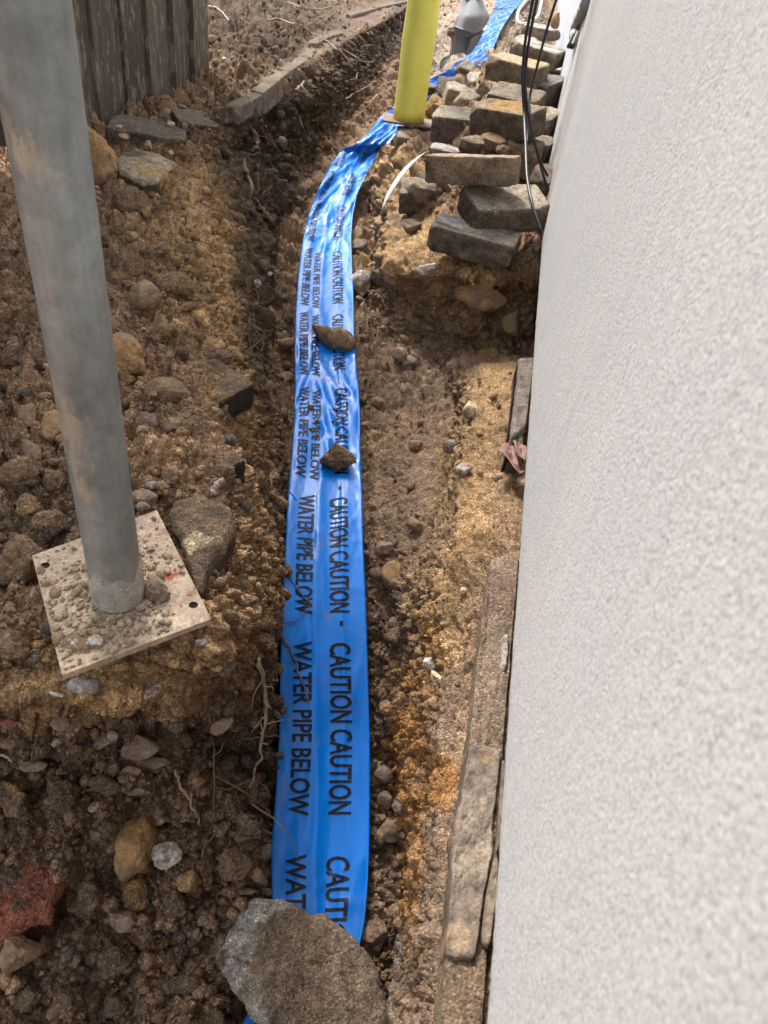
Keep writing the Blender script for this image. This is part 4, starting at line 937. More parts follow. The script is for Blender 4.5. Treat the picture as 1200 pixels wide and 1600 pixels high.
# white lime patch on the lowest paver: a part of it
# smaller blocks, placed by where they lie (pixel of centre, distance)
SMALL = [  # label, px, py, zd, yaw,tx,ty, dims, side, top
 ('small broken paver corner on top of the long full face paver', 736,229,1.93, 10,12,0,(.065,.05,.045),(.15,.115,.085),(.25,.19,.14)),
 ('crumbling brown paver piece right of the small broken corner', 770,228,2.02, -20,8,6,(.07,.06,.05),(.16,.12,.085),(.30,.2,.11)),
 ('brown block standing behind the cables above the big dark paver', 815,246,2.05, -10,5,0,(.10,.09,.085),(.20,.15,.10),(.26,.2,.14)),
 ('speckled pale slab peeping out behind the long full face paver', 700,240,1.98, -5,4,0,(.10,.06,.03),(.2,.17,.14),(.46,.42,.37)),
 ('light topped paver behind the cables, touching the wall', 846,196,2.25, -25,14,0,(.09,.11,.075),(.16,.12,.09),(.42,.35,.26)),
 ('dark paver near the wall at mid heap', 852,150,2.45, -30,10,0,(.08,.14,.10),(.08,.065,.05),(.20,.17,.14)),
 ('dark thin slab leaning at the left back of the heap', 708,140,3.0, 10,38,-6,(.13,.10,.035),(.09,.07,.055),(.20,.16,.13)),
 ('split paver with a white inner face behind the dark thin slab', 744,133,2.95, 25,25,-8,(.085,.09,.06),(.16,.125,.095),(.46,.42,.36)),
 ('rounded pale paver piece behind the square grey one', 711,148,2.75, 15,14,8,(.08,.08,.06),(.26,.21,.16),(.38,.33,.26)),
 ('wedge shaped grey piece above the square grey paver', 733,158,2.62, 40,20,-14,(.10,.06,.055),(.20,.16,.13),(.30,.26,.21)),
 ('upright brown piece left of the rough textured paver', 759,148,2.62, 60,30,10,(.075,.05,.07),(.15,.11,.08),(.20,.15,.11)),
 ('white concrete lump resting between the back pavers', 812,128,2.66, -20,10,0,(.095,.05,.035),(.48,.46,.42),(.60,.57,.52)),
 ('second flat slab behind the far grey one', 846,50,3.75, -20,4,0,(.18,.12,.05),(.20,.16,.13),(.44,.40,.36)),
 ('paver lying behind the orange topped one beside the wall', 852,120,2.95, -28,6,0,(.12,.14,.07),(.10,.08,.06),(.40,.37,.33)),
 ('dark paver buried behind the half buried sandy one', 702,310,2.02, 12,6,-4,(.07,.08,.07),(.09,.07,.052),(.14,.11,.08)),
 ('dark paver end wedged under the long full face one', 690,292,2.08, 0,4,0,(.16,.08,.045),(.06,.048,.036),(.12,.1,.075)),
 ('low broken block near the wall below the cables', 838,232,2.16, -20,6,0,(.10,.10,.055),(.10,.08,.06),(.22,.18,.14)),
 ('thin slab fragment at the wall behind the cables', 858,168,2.5, -20,10,4,(.08,.05,.03),(.24,.2,.16),(.36,.32,.27)),
 ('dark brown brick bit behind the yellow post, on the tape side', 676,140,3.1, 15,12,0,(.06,.05,.035),(.11,.085,.065),(.22,.17,.13)),
]
SMALL += [
 ('grey brown paver bit filling the gap below the long full face paver', 655,300,1.98, 30,10,10,(.07,.06,.05),(.16,.12,.09),(.28,.22,.16)),
 ('dusty paver end between the flat grey slab and the orange topped one', 822,72,3.25, -35,10,0,(.12,.09,.06),(.20,.16,.12),(.38,.32,.25)),
 ('small broken corner leaning on the wall side of the big dark paver', 846,282,1.86, -15,20,8,(.06,.07,.05),(.14,.11,.085),(.26,.21,.16)),
 ('flat chip of paver on the sand just left of the lowest paver', 640,352,1.90, 50,14,-6,(.06,.04,.022),(.17,.13,.10),(.30,.24,.18)),
 ('broken paver half standing behind the split paver', 728,112,3.2, -10,30,12,(.10,.06,.07),(.18,.14,.11),(.32,.27,.21)),
]
for k, (lb, px, py, zd, yw, tx, ty, dm, sd2, tp) in enumerate(SMALL):
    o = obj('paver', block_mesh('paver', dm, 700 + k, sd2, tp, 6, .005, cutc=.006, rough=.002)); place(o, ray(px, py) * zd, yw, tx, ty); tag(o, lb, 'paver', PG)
S('stone', 'orange brick end beside the wall at the very top', 'brick', 868, 31, 9, 14, 0, 'ochre', 'tan', lift=.2, seed=230, depth=3.6)
S('soil_clod', 'rough ochre sand lump between the yellow post and the heap', 'clod', 676, 168, 18, 22, -15, 'sand', 'brown', lift=.2, seed=231, depth=2.72, rough=.12, mat=M_CLOD)
S('soil_clod', 'small round brown lump in front of the dark sand topped paver', 'clod', 787, 234, 13, 11, 0, 'tan', 'brown', lift=.2, seed=232, depth=1.93, rough=.08, mat=M_CLOD, sub=3)
S('soil_clod', 'thin heap of ochre sand lying on the dark paver', 'sand', 793, 167, 30, 9, 5, 'ochre', 'sand', lift=.2, seed=233, depth=2.06, rough=.10, thick=.5, mat=M_CLOD)
S('stone', 'tan and dark lump lying on the far end of the tape', 'stone', 762, 49, 10, 12, 0, 'cream', 'dark', lift=1.5, seed=234)

# pavers by the fence and buried in the left bank
LP = [
 ('debris covered paver between the flat slab and the fence', 232,214, .525, 20,5,4,(.20,.13,.055),(.13,.11,.09),(.17,.14,.11)),
 ('dark paver corner sticking out right of the debris by the fence', 303,200, .515, 38,4,4,(.11,.14,.06),(.085,.075,.068),(.18,.14,.11)),
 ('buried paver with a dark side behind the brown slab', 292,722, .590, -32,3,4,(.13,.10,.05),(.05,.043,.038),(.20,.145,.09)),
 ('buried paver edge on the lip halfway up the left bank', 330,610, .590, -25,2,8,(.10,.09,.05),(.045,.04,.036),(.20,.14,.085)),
]
for k, (lb, px, py, H, yw, tx, ty, dm, sd2, tp) in enumerate(LP):
    o = obj('paver', block_mesh('paver', dm, 800 + k, sd2, tp, 3, .005, cutc=.004, dust=(.26,.18,.10) if k > 3 else None)); place(o, P(px, py, H), yw, tx, ty); tag(o, lb, 'paver', 'pavers left in the left bank')

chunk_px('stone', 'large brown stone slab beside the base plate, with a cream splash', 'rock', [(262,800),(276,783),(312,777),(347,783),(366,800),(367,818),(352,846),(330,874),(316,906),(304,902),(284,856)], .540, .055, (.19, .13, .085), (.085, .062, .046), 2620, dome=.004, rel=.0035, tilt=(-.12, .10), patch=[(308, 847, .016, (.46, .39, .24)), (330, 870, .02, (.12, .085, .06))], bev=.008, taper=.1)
chunk_px('paver', 'flat stained slab in front of the rubble by the fence', 'paver', [(178,250),(196,236),(214,232),(250,240),(276,252),(258,268),(243,283),(222,284),(204,276),(186,264)], .518, .04, (.36, .30, .22), (.12, .095, .07), 1020, dome=.003, rel=.003, bev=.008, mat=M_PAVER, group='pavers left in the left bank', patch=[(232, 268, .04, (.42, .30, .16)), (206, 240, .04, (.15, .12, .095))])
# rubble in front of the fence
for k, (x, y, a, b_, an, c1, lb) in enumerate([
    (257,178,13,9,25,'pink','pinkish angular rubble piece beside the fence foot'),(286,167,8,4,0,'blue','pale flat chip right of the pinkish rubble piece'),
    (268,194,7,4,0,'white','white chip just under the pinkish rubble piece'),(237,188,9,6,20,'grey','grey chip left of the pinkish rubble piece'),
    (224,197,7,3,0,'white','long white chip near the fence foot'),(171,203,9,6,0,'purple','purple grey chip nearest the pole by the fence'),
    (185,198,7,3,0,'white','white flakes lying under the fence board'),(193,214,9,4,-20,'cream','cream sliver on the debris covered paver'),
    (234,226,4,8,25,'cream','upright cream chip on the debris covered paver'),(290,197,7,8,0,'tan','tan chip on the dark paver corner'),
    (267,240,5,9,25,'cream','cream stick shaped chip at the corner of the flat slab'),(160,215,6,8,0,'red','reddish pebble between pole and debris'),
    (362,178,10,5,5,'pale','pale flat chip at the end of the edging row'),(445,52,7,5,0,'tan','tan pebble on the dirt above the edging'),
    (330,60,10,7,0,'brown','brown lump right of the fence end'),(350,93,6,4,0,'white','white chip on the dirt right of the fence')]):
    S('stone', lb, 'stone', x, y, a, b_, an, c1, None, lift=1.0, seed=280 + k, sub=3, group='rubble chips by the fence')

# ---------------------------------------------------------------- grey steel prop
pb = P(185, 927, .537)
prop = empty('steel_prop', pb); tag(prop, 'grey galvanised steel prop standing on a square base plate at the left', 'prop')
th = np.linspace(0, 2 * np.pi, 49)[:-1]; zs_ = np.concatenate([[0, .001, .03, .06, .0605], np.linspace(.08, 2.2, 50)])
Vt = np.array([[pb[0] + r_ * math.cos(t), pb[1] + r_ * math.sin(t), pb[2] + z] for z, r_ in zip(zs_, [.0225, .0238] + [.024] * (len(zs_) - 2)) for t in th])
Ft = [(k * 48 + s, k * 48 + (s + 1) % 48, (k + 1) * 48 + (s + 1) % 48, (k + 1) * 48 + s) for k in range(len(zs_) - 1) for s in range(48)] + [tuple((len(zs_) - 1) * 48 + s for s in range(48))]
part('tube', mesh_np('tube', Vt, Ft, True, None, M_GALV), prop)
# dirty sleeve of dried mortar round the foot of the tube
ring = []
for z, e in ((-.001, .0012), (.012, .0016), (.024, .0012), (.034, .0009), (.041, .0002)):
    for t in np.linspace(0, 2 * np.pi, 73)[:-1]:
        zz = z + (.006 * math.sin(3 * t) + .004 * math.sin(7 * t + 1)) * (z / .04)
        ring.append([pb[0] + (.024 + e) * math.cos(t), pb[1] + (.024 + e) * math.sin(t), pb[2] + zz])
fr = [(k * 72 + s, k * 72 + (s + 1) % 72, (k + 1) * 72 + (s + 1) % 72, (k + 1) * 72 + s) for k in range(4) for s in range(72)]
part('mortar_collar', mesh_np('mortar_collar', ring, fr, True, np.tile(np.array([.40, .37, .33]), (len(ring), 1)), M_MORTAR), prop)
# plate with two bolt holes
pc4 = np.array([P(50, 868, .541), P(245, 797, .541), P(330, 967, .541), P(97, 1055, .541)])
pu, pv = pc4[1] - pc4[0], pc4[3] - pc4[0]
def plate_pt(a, b_):
    return (pc4[0] * (1 - a) * (1 - b_) + pc4[1] * a * (1 - b_) + pc4[2] * a * b_ + pc4[3] * (1 - a) * b_)
pn = np.cross(pc4[2] - pc4[0], pc4[1] - pc4[3]); pn /= np.linalg.norm(pn); pn *= np.sign(pn[2])
NP = 90; gA, gB = np.meshgrid(np.linspace(0, 1, NP), np.linspace(0, 1, NP), indexing='ij')
PT = np.array([plate_pt(a, b_) for a, b_ in zip(gA.ravel(), gB.ravel())])
holes = [(.07, .13), (.93, .86)]
hr = .0045
keep = np.ones(len(PT), bool); hp = [plate_pt(*h_) for h_ in holes]
for h_ in hp:
    d = PT - h_; l = np.linalg.norm(d, axis=1); m = (l < hr * 1.25) & (l > 1e-9); PT[m] = h_ + d[m] / l[m][:, None] * hr * np.where(l[m] < hr * .5, .0, 1)[:, None]
    keep &= ~(np.linalg.norm(PT - h_, axis=1) < hr * .6)
PTz = PT + pn * (fbm(PT * 60, 3, 501)[:, None] * .0006)
ii = np.arange(NP * NP).reshape(NP, NP); qs = np.stack([ii[:-1, :-1], ii[1:, :-1], ii[1:, 1:], ii[:-1, 1:]], -1).reshape(-1, 4)
ctr = PT[qs].mean(1); ok = np.ones(len(qs), bool)
for h_ in hp: ok &= np.linalg.norm(ctr - h_, axis=1) > hr * .9
qk = qs[ok]
per = np.concatenate([ii[:, 0], ii[-1, 1:], ii[::-1, -1][1:], ii[0, ::-1][1:-1]])
N2 = NP * NP
allf = [tuple(f) for f in qk[:, ::-1]] + [tuple(int(i) + N2 for i in f) for f in qk] + [(int(a), int(b_), int(b_) + N2, int(a) + N2) for a, b_ in zip(per, np.roll(per, -1))]
VV = np.concatenate([PTz, PTz - pn * .007])
n1 = fbm(VV * 28, 4, 510, .6)[:, None]; n2 = fbm(VV * 90, 4, 511, .7)
pcx = np.tile(np.array([.46, .36, .27]), (len(VV), 1)) * (1 + .30 * n1)
ga = np.concatenate([gA.ravel()] * 2); gb = np.concatenate([gB.ravel()] * 2)
rust_m = np.clip((n2 - .12) * 9, 0, 1) * (np.clip(1 - np.hypot((ga - .93) / .22, (gb - .75) / .38), 0, 1) * 2.2 + np.clip(1 - np.hypot((ga - .85) / .3, (gb - .1) / .2), 0, 1))
rust_m = np.clip(rust_m, 0, .9)[:, None]
pcx = pcx * (1 - rust_m) + np.array([.30, .07, .03]) * rust_m
part('base_plate', mesh_np('base_plate', VV, allf, False, np.clip(pcx, 0, .8), M_MORTAR), prop)
# crumbs of mortar and soil lying on the plate
parts_, cols_ = [], []
for k in range(1300):
    if k < 950: a, b_ = np.clip(rng.normal(.42, .24), .03, .97), np.clip(rng.normal(.62, .22), .03, .97)
    elif k < 1150: a, b_ = rng.normal(.66, .07), rng.normal(.40, .13)
    else: a, b_ = rng.uniform(.03, .97), rng.uniform(.03, .97)
    if a > .8 and b_ > .6: continue
    r_ = float(np.clip(rng.lognormal(math.log(.0014), .62), .0006, .0068))
    p = plate_pt(a, b_)
    if np.hypot(*(p[:2] - pb[:2])) < .026: continue
    V = shapes[rng.integers(0, 16)] * r_ @ Rm[k] + p + np.array([0, 0, r_ * .35])
    parts_.append((V, [tuple(f) for f in ICO[2][1]])); g_ = rng.uniform(.75, 1.15)
    cols_.append(np.tile(np.array([.40, .32, .235]) * g_ if rng.random() < .8 else np.array([.30, .21, .13]), (len(V), 1)))
v_, f_ = join(parts_)
tag(obj('mortar_crumbs', mesh_np('mortar_crumbs', v_, np.array(f_), True, np.concatenate(cols_), M_MORTAR)), 'pale mortar crumbs and grit scattered on the steel base plate', kind='stuff')
S('mortar_lump', 'grey crumbly mortar lump on the plate just right of the pole foot', 'mortar', 247, 925, 20, 25, 20, 'grey', 'tan', lift=1.0, seed=300, depth=float(P(247, 925, .541) @ CF), rough=.16, mat=M_MORTAR)
S('mortar_lump', 'flat pale mortar flake at the left corner of the plate', 'mortar', 120, 1010, 26, 17, -15, 'tan', 'pale', lift=.6, seed=301, depth=float(P(120, 1010, .541) @ CF), rough=.10, thick=.4, mat=M_MORTAR)
S('mortar_lump', 'rounded pale mortar lump near the front edge of the plate', 'mortar', 148, 1003, 14, 14, 0, 'pale', None, lift=.8, seed=302, depth=float(P(148, 1003, .541) @ CF), rough=.07, mat=M_MORTAR, sub=3)

# ---------------------------------------------------------------- yellow post
yb = P(638, 189, .505)
yp = empty('yellow_post', yb); tag(yp, 'thick bright yellow post standing on a thin plate beside the paver heap', 'post')
yr = .0545
prof = []
zs_ = np.linspace(.004, 1.9, 60)
for z in zs_:
    for t in np.linspace(0, 2 * np.pi, 49)[:-1]:
        r_ = yr * (1 - .02 * math.cos(2 * t)); r_ += .004 * math.exp(-((t - 3.6) / .10) ** 2) * (1 if z > .10 else z / .10)
        r_ -= .006 * math.exp(-((t - 5.15 - .5 * (z - .10)) / .06) ** 2) * math.exp(-((z - .10) / .07) ** 2)
        r_ += .0012 * math.sin(z * 30 + 2 * t)
        prof.append([yb[0] + r_ * math.cos(t), yb[1] + r_ * math.sin(t), yb[2] + z])
fy = [(k * 48 + s, k * 48 + (s + 1) % 48, (k + 1) * 48 + (s + 1) % 48, (k + 1) * 48 + s) for k in range(59) for s in range(48)] + [tuple(59 * 48 + s for s in range(48)), tuple(range(48))[::-1]]
part('tube', mesh_np('tube', prof, fy, True, None, M_YELLOW), yp)
v_, f_ = box_np(-.088, .088, -.07, .07, -.003, .003)
Rz = Rmat(8, 0, 0); v_ = v_ @ Rz.T + yb
part('base_plate', mesh_np('base_plate', v_, f_, False, None, M_RUST), yp)

# ---------------------------------------------------------------- fence
fx = -1.145
bx = [-60, 0, 52, 112, 153, 195, 230, 267, 297, 326]; by = [262, 245, 228, 212, 204, 188, 174, 158, 144, 124]
fy_ = [float(PX(a, b_, fx)[1]) for a, b_ in zip(bx, by)]; fz_ = [float(PX(a, b_, fx)[2]) for a, b_ in zip(bx, by)]
fy_ = [fy_[0] - .15 * k for k in (7, 6, 5, 4, 3, 2, 1)] + fy_; fz_ = [fz_[0]] * 7 + fz_
fence = empty('fence', (fx, 2.3, -.55)); tag(fence, 'weathered brown featheredge board fence at the upper left', 'fence')
for k in range(len(fy_) - 1):
    y0, y1 = fy_[k] - .003, fy_[k + 1] - .001; zb = (fz_[k] + fz_[k + 1]) / 2 + .020 + rng.uniform(-.012, .012); n = 14; nz_ = 60
    V = []
    for side_ in (0, 1):
        for i in range(n):
            u_ = i / (n - 1)
            for j in range(nz_):
                yy = y0 + (y1 - y0) * u_; zz = zb + (fz_[k + 1] - fz_[k]) * (u_ - .5) * .9 + 1.9 * (j / (nz_ - 1)) ** 2
                thk = .020 - .014 * u_
                xx = fx + (thk if side_ == 0 else -.004) + .006 * (1 - u_) * 0 + .0035 * math.sin(u_ * 3.0 + k)
                V.append([xx, yy, zz])
    V = np.array(V); id_ = np.arange(2 * n * nz_).reshape(2, n, nz_)
    V[:, 0] += .0015 * vnoise(np.stack([V[:, 1] * 90, V[:, 2] * 4, V[:, 0] * 0 + k], 1), 7)
    Fb = []
    for i in range(n - 1):
        for j in range(nz_ - 1):
            Fb.append((id_[0, i, j], id_[0, i + 1, j], id_[0, i + 1, j + 1], id_[0, i, j + 1])); Fb.append((id_[1, i, j], id_[1, i, j + 1], id_[1, i + 1, j + 1], id_[1, i + 1, j]))
    for i in range(n - 1):
        for j, fl in ((0, 0), (nz_ - 1, 1)): Fb.append((id_[0, i, j], id_[1, i, j], id_[1, i + 1, j], id_[0, i + 1, j]) if not fl else (id_[0, i, j], id_[0, i + 1, j], id_[1, i + 1, j], id_[1, i, j]))
    for j in range(nz_ - 1):
        Fb.append((id_[0, 0, j], id_[0, 0, j + 1], id_[1, 0, j + 1], id_[1, 0, j])); Fb.append((id_[0, n - 1, j], id_[1, n - 1, j], id_[1, n - 1, j + 1], id_[0, n - 1, j + 1]))
    c = np.tile(np.array([.100, .080, .062]) * rng.uniform(.85, 1.2), (len(V), 1)) * (1 + .25 * fbm(V * np.array([1, 8, 2]), 3, 70 + k)[:, None])
    part('board', mesh_np('board', V, Fb, False, np.clip(c, .01, .6), M_WOOD), fence)
for z_ in (.25, 1.0, 1.65):
    v_, f_ = box_np(fx - .045, fx - .008, fy_[0], fy_[-1] + .004, -.55 + z_, -.55 + z_ + .08)
    part('rail', mesh_np('rail', v_, f_, False, np.tile(np.array([.12, .09, .06]), (8, 1)), M_WOOD), fence)
for y_ in (fy_[0] + .05, fy_[-1] - .15):
    v_, f_ = box_np(fx - .145, fx - .047, y_, y_ + .1, -.75, 1.5)
    part('post', mesh_np('post', v_, f_, False, np.tile(np.array([.13, .10, .07]), (8, 1)), M_WOOD), fence)

# ---------------------------------------------------------------- concrete edging along the left lip
EDG = [((362,174),(400,152),.45,.045,'short end piece of concrete edging nearest the fence'),((401,149),(443,116),.447,.07,'concrete edging slab, second from the fence end of the row'),
 ((444,115),(476,94),.445,.09,'concrete edging slab in the middle of the lower row'),((478,94),(486,80),.445,.10,'narrow edging slab before the two square ones'),
 ((487,72),(507,60),.44,.11,'square grey edging slab, nearer of the pair by the branches'),((508,60),(530,54),.44,.11,'square grey edging slab, farther of the pair by the branches'),
 ((545,26),(585,15),.44,.13,'large grey edging slab left of the yellow post'),((586,14),(637,3),.44,.14,'large grey edging slab touching the yellow post in view')]
for k, (a, b_, H, hh, lb) in enumerate(EDG):
    p, q = P(*a, H), P(*b_, H); d = q - p; L = float(np.linalg.norm(d)); yw = math.degrees(math.atan2(d[1], d[0]))
    o = obj('edging_slab', block_mesh('edging_slab', (L * .985, .045, hh), 900 + k, (.20, .17, .145), (.16, .12, .085), 4, .006, rough=.002, dust=(.15,.105,.07))); c = (p + q) / 2; c[2] -= hh / 2 - .012
    place(o, c, yw, 0, 0); tag(o, lb, 'edging slab', 'concrete edging slabs along the left lip')

# ---------------------------------------------------------------- footing pieces by the wall
def slab_px(name, label, cat, pts4, H, thick, side, topc, seed, group=None, n=60, mat=None):
    q = np.array([P(*p, H) for p in pts4])
    r_ = np.random.default_rng(seed)
    gA, gB = np.meshgrid(np.linspace(0, 1, n // 3), np.linspace(0, 1, n), indexing='ij')
    V = (q[0] * ((1 - gA) * (1 - gB))[..., None] + q[1] * (gA * (1 - gB))[..., None] + q[2] * (gA * gB)[..., None] + q[3] * ((1 - gA) * gB)[..., None])
    ctr = V.reshape(-1, 3).mean(0)
    e = np.minimum(np.minimum(gA, 1 - gA), np.minimum(gB, 1 - gB))
    Vf = V.reshape(-1, 3)
    Vf = Vf + np.stack([vnoise(Vf * 60, seed) * .0014, vnoise(Vf * 60, seed + 1) * .002, fbm(Vf * 30, 3, seed + 2) * .004 - np.clip(.05 - e.ravel(), 0, 1) * .22 + fbm(Vf * 90, 3, seed + 3) * .0016], 1)
    low = Vf.copy(); low[:, 2] -= thick
    R, Cc = gA.shape; ii = np.arange(R * Cc).reshape(R, Cc); N = R * Cc
    per = np.concatenate([ii[:, 0], ii[-1, 1:], ii[::-1, -1][1:], ii[0, ::-1][1:-1]])
    fs = [(int(a), int(b_), int(c), int(d)) for a, b_, c, d in zip(ii[:-1, :-1].ravel(), ii[:-1, 1:].ravel(), ii[1:, 1:].ravel(), ii[1:, :-1].ravel())]
    fs += [(int(b_), int(a), int(a) + N, int(b_) + N) for a, b_ in zip(per, np.roll(per, -1))] + [tuple(int(i) + N for i in per)]
    c = np.array(topc) * np.clip(1 + .55 * fbm(Vf * 20, 4, seed + 5, .6)[:, None] + .4 * fbm(Vf * 70, 3, seed + 6, .6)[:, None], .4, 1.6); c = np.concatenate([c, np.tile(np.array(side), (N, 1))])
    c = np.clip(c, .01, .8)
    o = obj(name, mesh_np(name, np.concatenate([Vf, low]) - ctr, fs, True, c, mat or M_PAVER), None, [float(v) for v in ctr])
    return tag(o, label, cat, group)
chunk_px('kerb_stone', 'long grey brown concrete strip lying on the footing against the wall at lower right', 'kerb', [(735,1163),(772,1162),(784,1170),(776,1240),(768,1330),(750,1440),(742,1496),(722,1494),(698,1480),(706,1380),(718,1280),(728,1200)], .624, .03, (.18, .142, .108), (.14, .105, .075), 1010, dome=.0, rel=.0045, bev=.0025, edge=.0022, mat=M_STONE, patch=[(752, 1230, .014, (.18, .148, .115)), (720, 1460, .016, (.23, .165, .11)), (735, 1330, .012, (.21, .165, .12)), (760, 1180, .010, (.24, .16, .10)), (750, 1400, .010, (.15, .115, .09))])
chunk_px('kerb_stone', 'thin broken edge of concrete squeezed between the long strip and the wall', 'kerb', [(786,1178),(792,1182),(784,1290),(776,1400),(766,1480),(752,1470),(760,1400),(776,1310)], .626, .03, (.19, .145, .105), (.13, .095, .07), 1011, dome=.0, rel=.003, bev=.004, edge=.002, mat=M_STONE)
slab_px('paver', 'upright brown paver against the wall in the middle of the frame', 'paver', [(812,553),(838,553),(822,668),(797,690)], .600, .06, (.07, .055, .045), (.20, .165, .13), 71, group=PG, n=40)
slab_px('stone_chip', 'pale flat stone chip tucked under the wall edge', 'stone', [(786,990),(797,988),(791,1045),(782,1040)], .625, .02, (.2, .18, .15), (.38, .34, .28), 76, n=20)
slab_px('paver', 'thin dark block under the lower end of the upright brown paver', 'paver', [(798,668),(822,664),(818,706),(800,700)], .612, .05, (.08, .06, .05), (.16, .13, .10), 81, group=PG, n=20)

# ---------------------------------------------------------------- cables, hose, strap, leaf, sealant
def cable(name, label, cat, pts, r, mat, group=None, sides=10, n=60):
    p = np.array([ray(x, y) * z for x, y, z in pts]); p = smooth_path(p, n)
    V, Fs = tube(p, r, sides); c = p.mean(0)
    o = obj(name, mesh_np(name, V - c, Fs, True, None, mat), None, [float(v) for v in c]); return tag(o, label, cat, group)
CG = 'black cables hanging beside the wall'
cable('cable', 'left black cable of the thick pair hanging down the heap', 'cable', [(838,-80,1.55),(833,0,1.6),(823,50,1.65),(817,110,1.72),(818,160,1.76),(821,220,1.72),(824,280,1.66),(832,320,1.62),(846,362,1.60)], .0036, M_CABLE, CG)
cable('cable', 'black cable running tight beside the left one of the thick pair', 'cable', [(845,-80,1.56),(839,0,1.61),(829,50,1.66),(821,110,1.73),(822,150,1.75),(829,195,1.78),(840,240,1.80),(851,280,1.80),(858,300,1.82)], .0036, M_CABLE, CG)
cable('cable', 'right black cable crossing over the others towards the wall', 'cable', [(888,-60,1.58),(869,0,1.62),(852,55,1.68),(839,105,1.72),(829,145,1.75),(828,185,1.74),(836,225,1.76),(847,258,1.78),(856,275,1.80)], .0032, M_CABLE, CG)
cable('cable', 'thin black cable between the thick ones', 'cable', [(842,-60,1.6),(826,30,1.7),(820,90,1.76),(820,145,1.79),(824,200,1.80),(822,260,1.74),(828,305,1.68),(842,350,1.64)], .0018, M_CABLE, CG)
hz = [(826,0,3.9),(838,-12,3.9),(846,5,3.85),(842,22,3.82),(830,34,3.78),(815,38,3.75),(808,30,3.78),(810,18,3.82),(820,4,3.9),(830,-6,3.95)]
cable('hose', 'coil of white hose lying at the far end of the heap', 'hose', hz, .0085, M_HOSE)
def ribbon(name, label, cat, pts, mat, thick=.0006):
    """pts: px,py,zd,width in px, twist"""
    a = np.array([ray(x, y) * z for x, y, z, w_, t in pts]); w_ = np.array([[p[3] * p[2] / F / 2, p[4]] for p in pts])
    p = smooth_path(a, 30); ww = smooth_path(w_, 30)
    t = np.gradient(p, axis=0); t /= np.linalg.norm(t, axis=1, keepdims=True)
    s = np.cross(t, -CF); s /= np.linalg.norm(s, axis=1, keepdims=True); nn = np.cross(s, t)
    d = s * np.cos(ww[:, 1:]) + nn * np.sin(ww[:, 1:]); n2 = np.cross(t, d)
    V = np.concatenate([p + d * ww[:, :1], p - d * ww[:, :1], p - d * ww[:, :1] - n2 * thick, p + d * ww[:, :1] - n2 * thick]); k = 30
    Fs = [(j * k + i, j * k + i + 1, ((j + 1) % 4) * k + i + 1, ((j + 1) % 4) * k + i) for j in range(4) for i in range(k - 1)] + [(0, k, 2 * k, 3 * k), (k - 1, 4 * k - 1, 3 * k - 1, 2 * k - 1)]
    c = p.mean(0); o = obj(name, mesh_np(name, V - c, Fs, True, None, mat), None, [float(v) for v in c]); return tag(o, label, cat)
ribbon('plastic_strap', 'curved white plastic strap sticking out over the trench from the pavers', 'strap', [(597,326,1.80,1,.2),(606,306,1.82,6,.2),(622,280,1.86,8,.3),(640,258,1.90,7,.5),(656,244,1.93,5,.8),(672,235,1.97,3,1.1),(700,232,2.0,3,1.2),(722,231,2.02,2,1.2)], M_PAPER)
def leaf(label, outline, H, seed, bend=.006):
    q = np.array([P(x, y, H) for x, y in outline]); c = q.mean(0); n = 10; V = []; m = len(q)
    for r_ in np.linspace(0, 1, n):
        V.append(c + (q - c) * r_)
    V = np.concatenate(V); V[:, 2] += fbm(V * 70, 3, seed) * bend * 2.4 + .004
    Fs = [(i * m + j, i * m + (j + 1) % m, (i + 1) * m + (j + 1) % m, (i + 1) * m + j) for i in range(n - 1) for j in range(m)]
    low = V.copy(); low[:, 2] -= .0006; N = len(V)
    Fs += [tuple(a + N for a in f[::-1]) for f in Fs] + [((n - 1) * m + j, (n - 1) * m + (j + 1) % m, (n - 1) * m + (j + 1) % m + N, (n - 1) * m + j + N) for j in range(m)]
    o = obj('dead_leaf', mesh_np('dead_leaf', np.concatenate([V, low]) - c, Fs, True, None, M_LEAF), None, [float(v) for v in c]); return tag(o, label, 'leaf')
leaf('crumpled reddish dead leaf on the ochre bank below the upright paver', [(776,706),(785,695),(797,691),(803,703),(812,722),(820,738),(812,741),(800,732),(792,718),(784,712)], .612, 31)
leaf('smaller dead leaf tucked between the reddish one and the wall', [(800,692),(812,695),(822,708),(820,722),(808,716)], .60, 32)
# grey sealant blob with two cable ends on the wall joint
pts_ = [PX(x, y, WX - .006) for x, y in ((921,-12),(916,8),(909,22),(903,38),(899,52),(900,62))]
pth = smooth_path(pts_, 26); rr = .011 + .005 * np.abs(np.sin(np.arange(26) * .9)) * 1.0; rr[-3:] *= [.9, .7, .4]
rr = rr * (np.linalg.norm(pth, axis=1) / 1.6)
V, Fs = tube(pth, rr * .75, 14); V = V + fbm(V * 60, 3, 77)[:, None] * .006 * np.array([1, 1, 1])
st_ = empty('cable_outlet', pth[-1]); tag(st_, 'lumpy grey sealant strip in the wall joint with two cut black cable ends', 'cable outlet')
part('sealant', mesh_np('sealant', V, Fs, True, None, M_MASTIC), st_)
for a, b_ in (((899,50),(888,74)), ((903,52),(894,73))):
    p = smooth_path([PX(*a, WX - .012), PX(*b_, WX - .022)], 6); V, Fs = tube(p, .0062, 10)
    part('cable_end', mesh_np('cable_end', V, Fs, True, None, M_CABLE), st_)

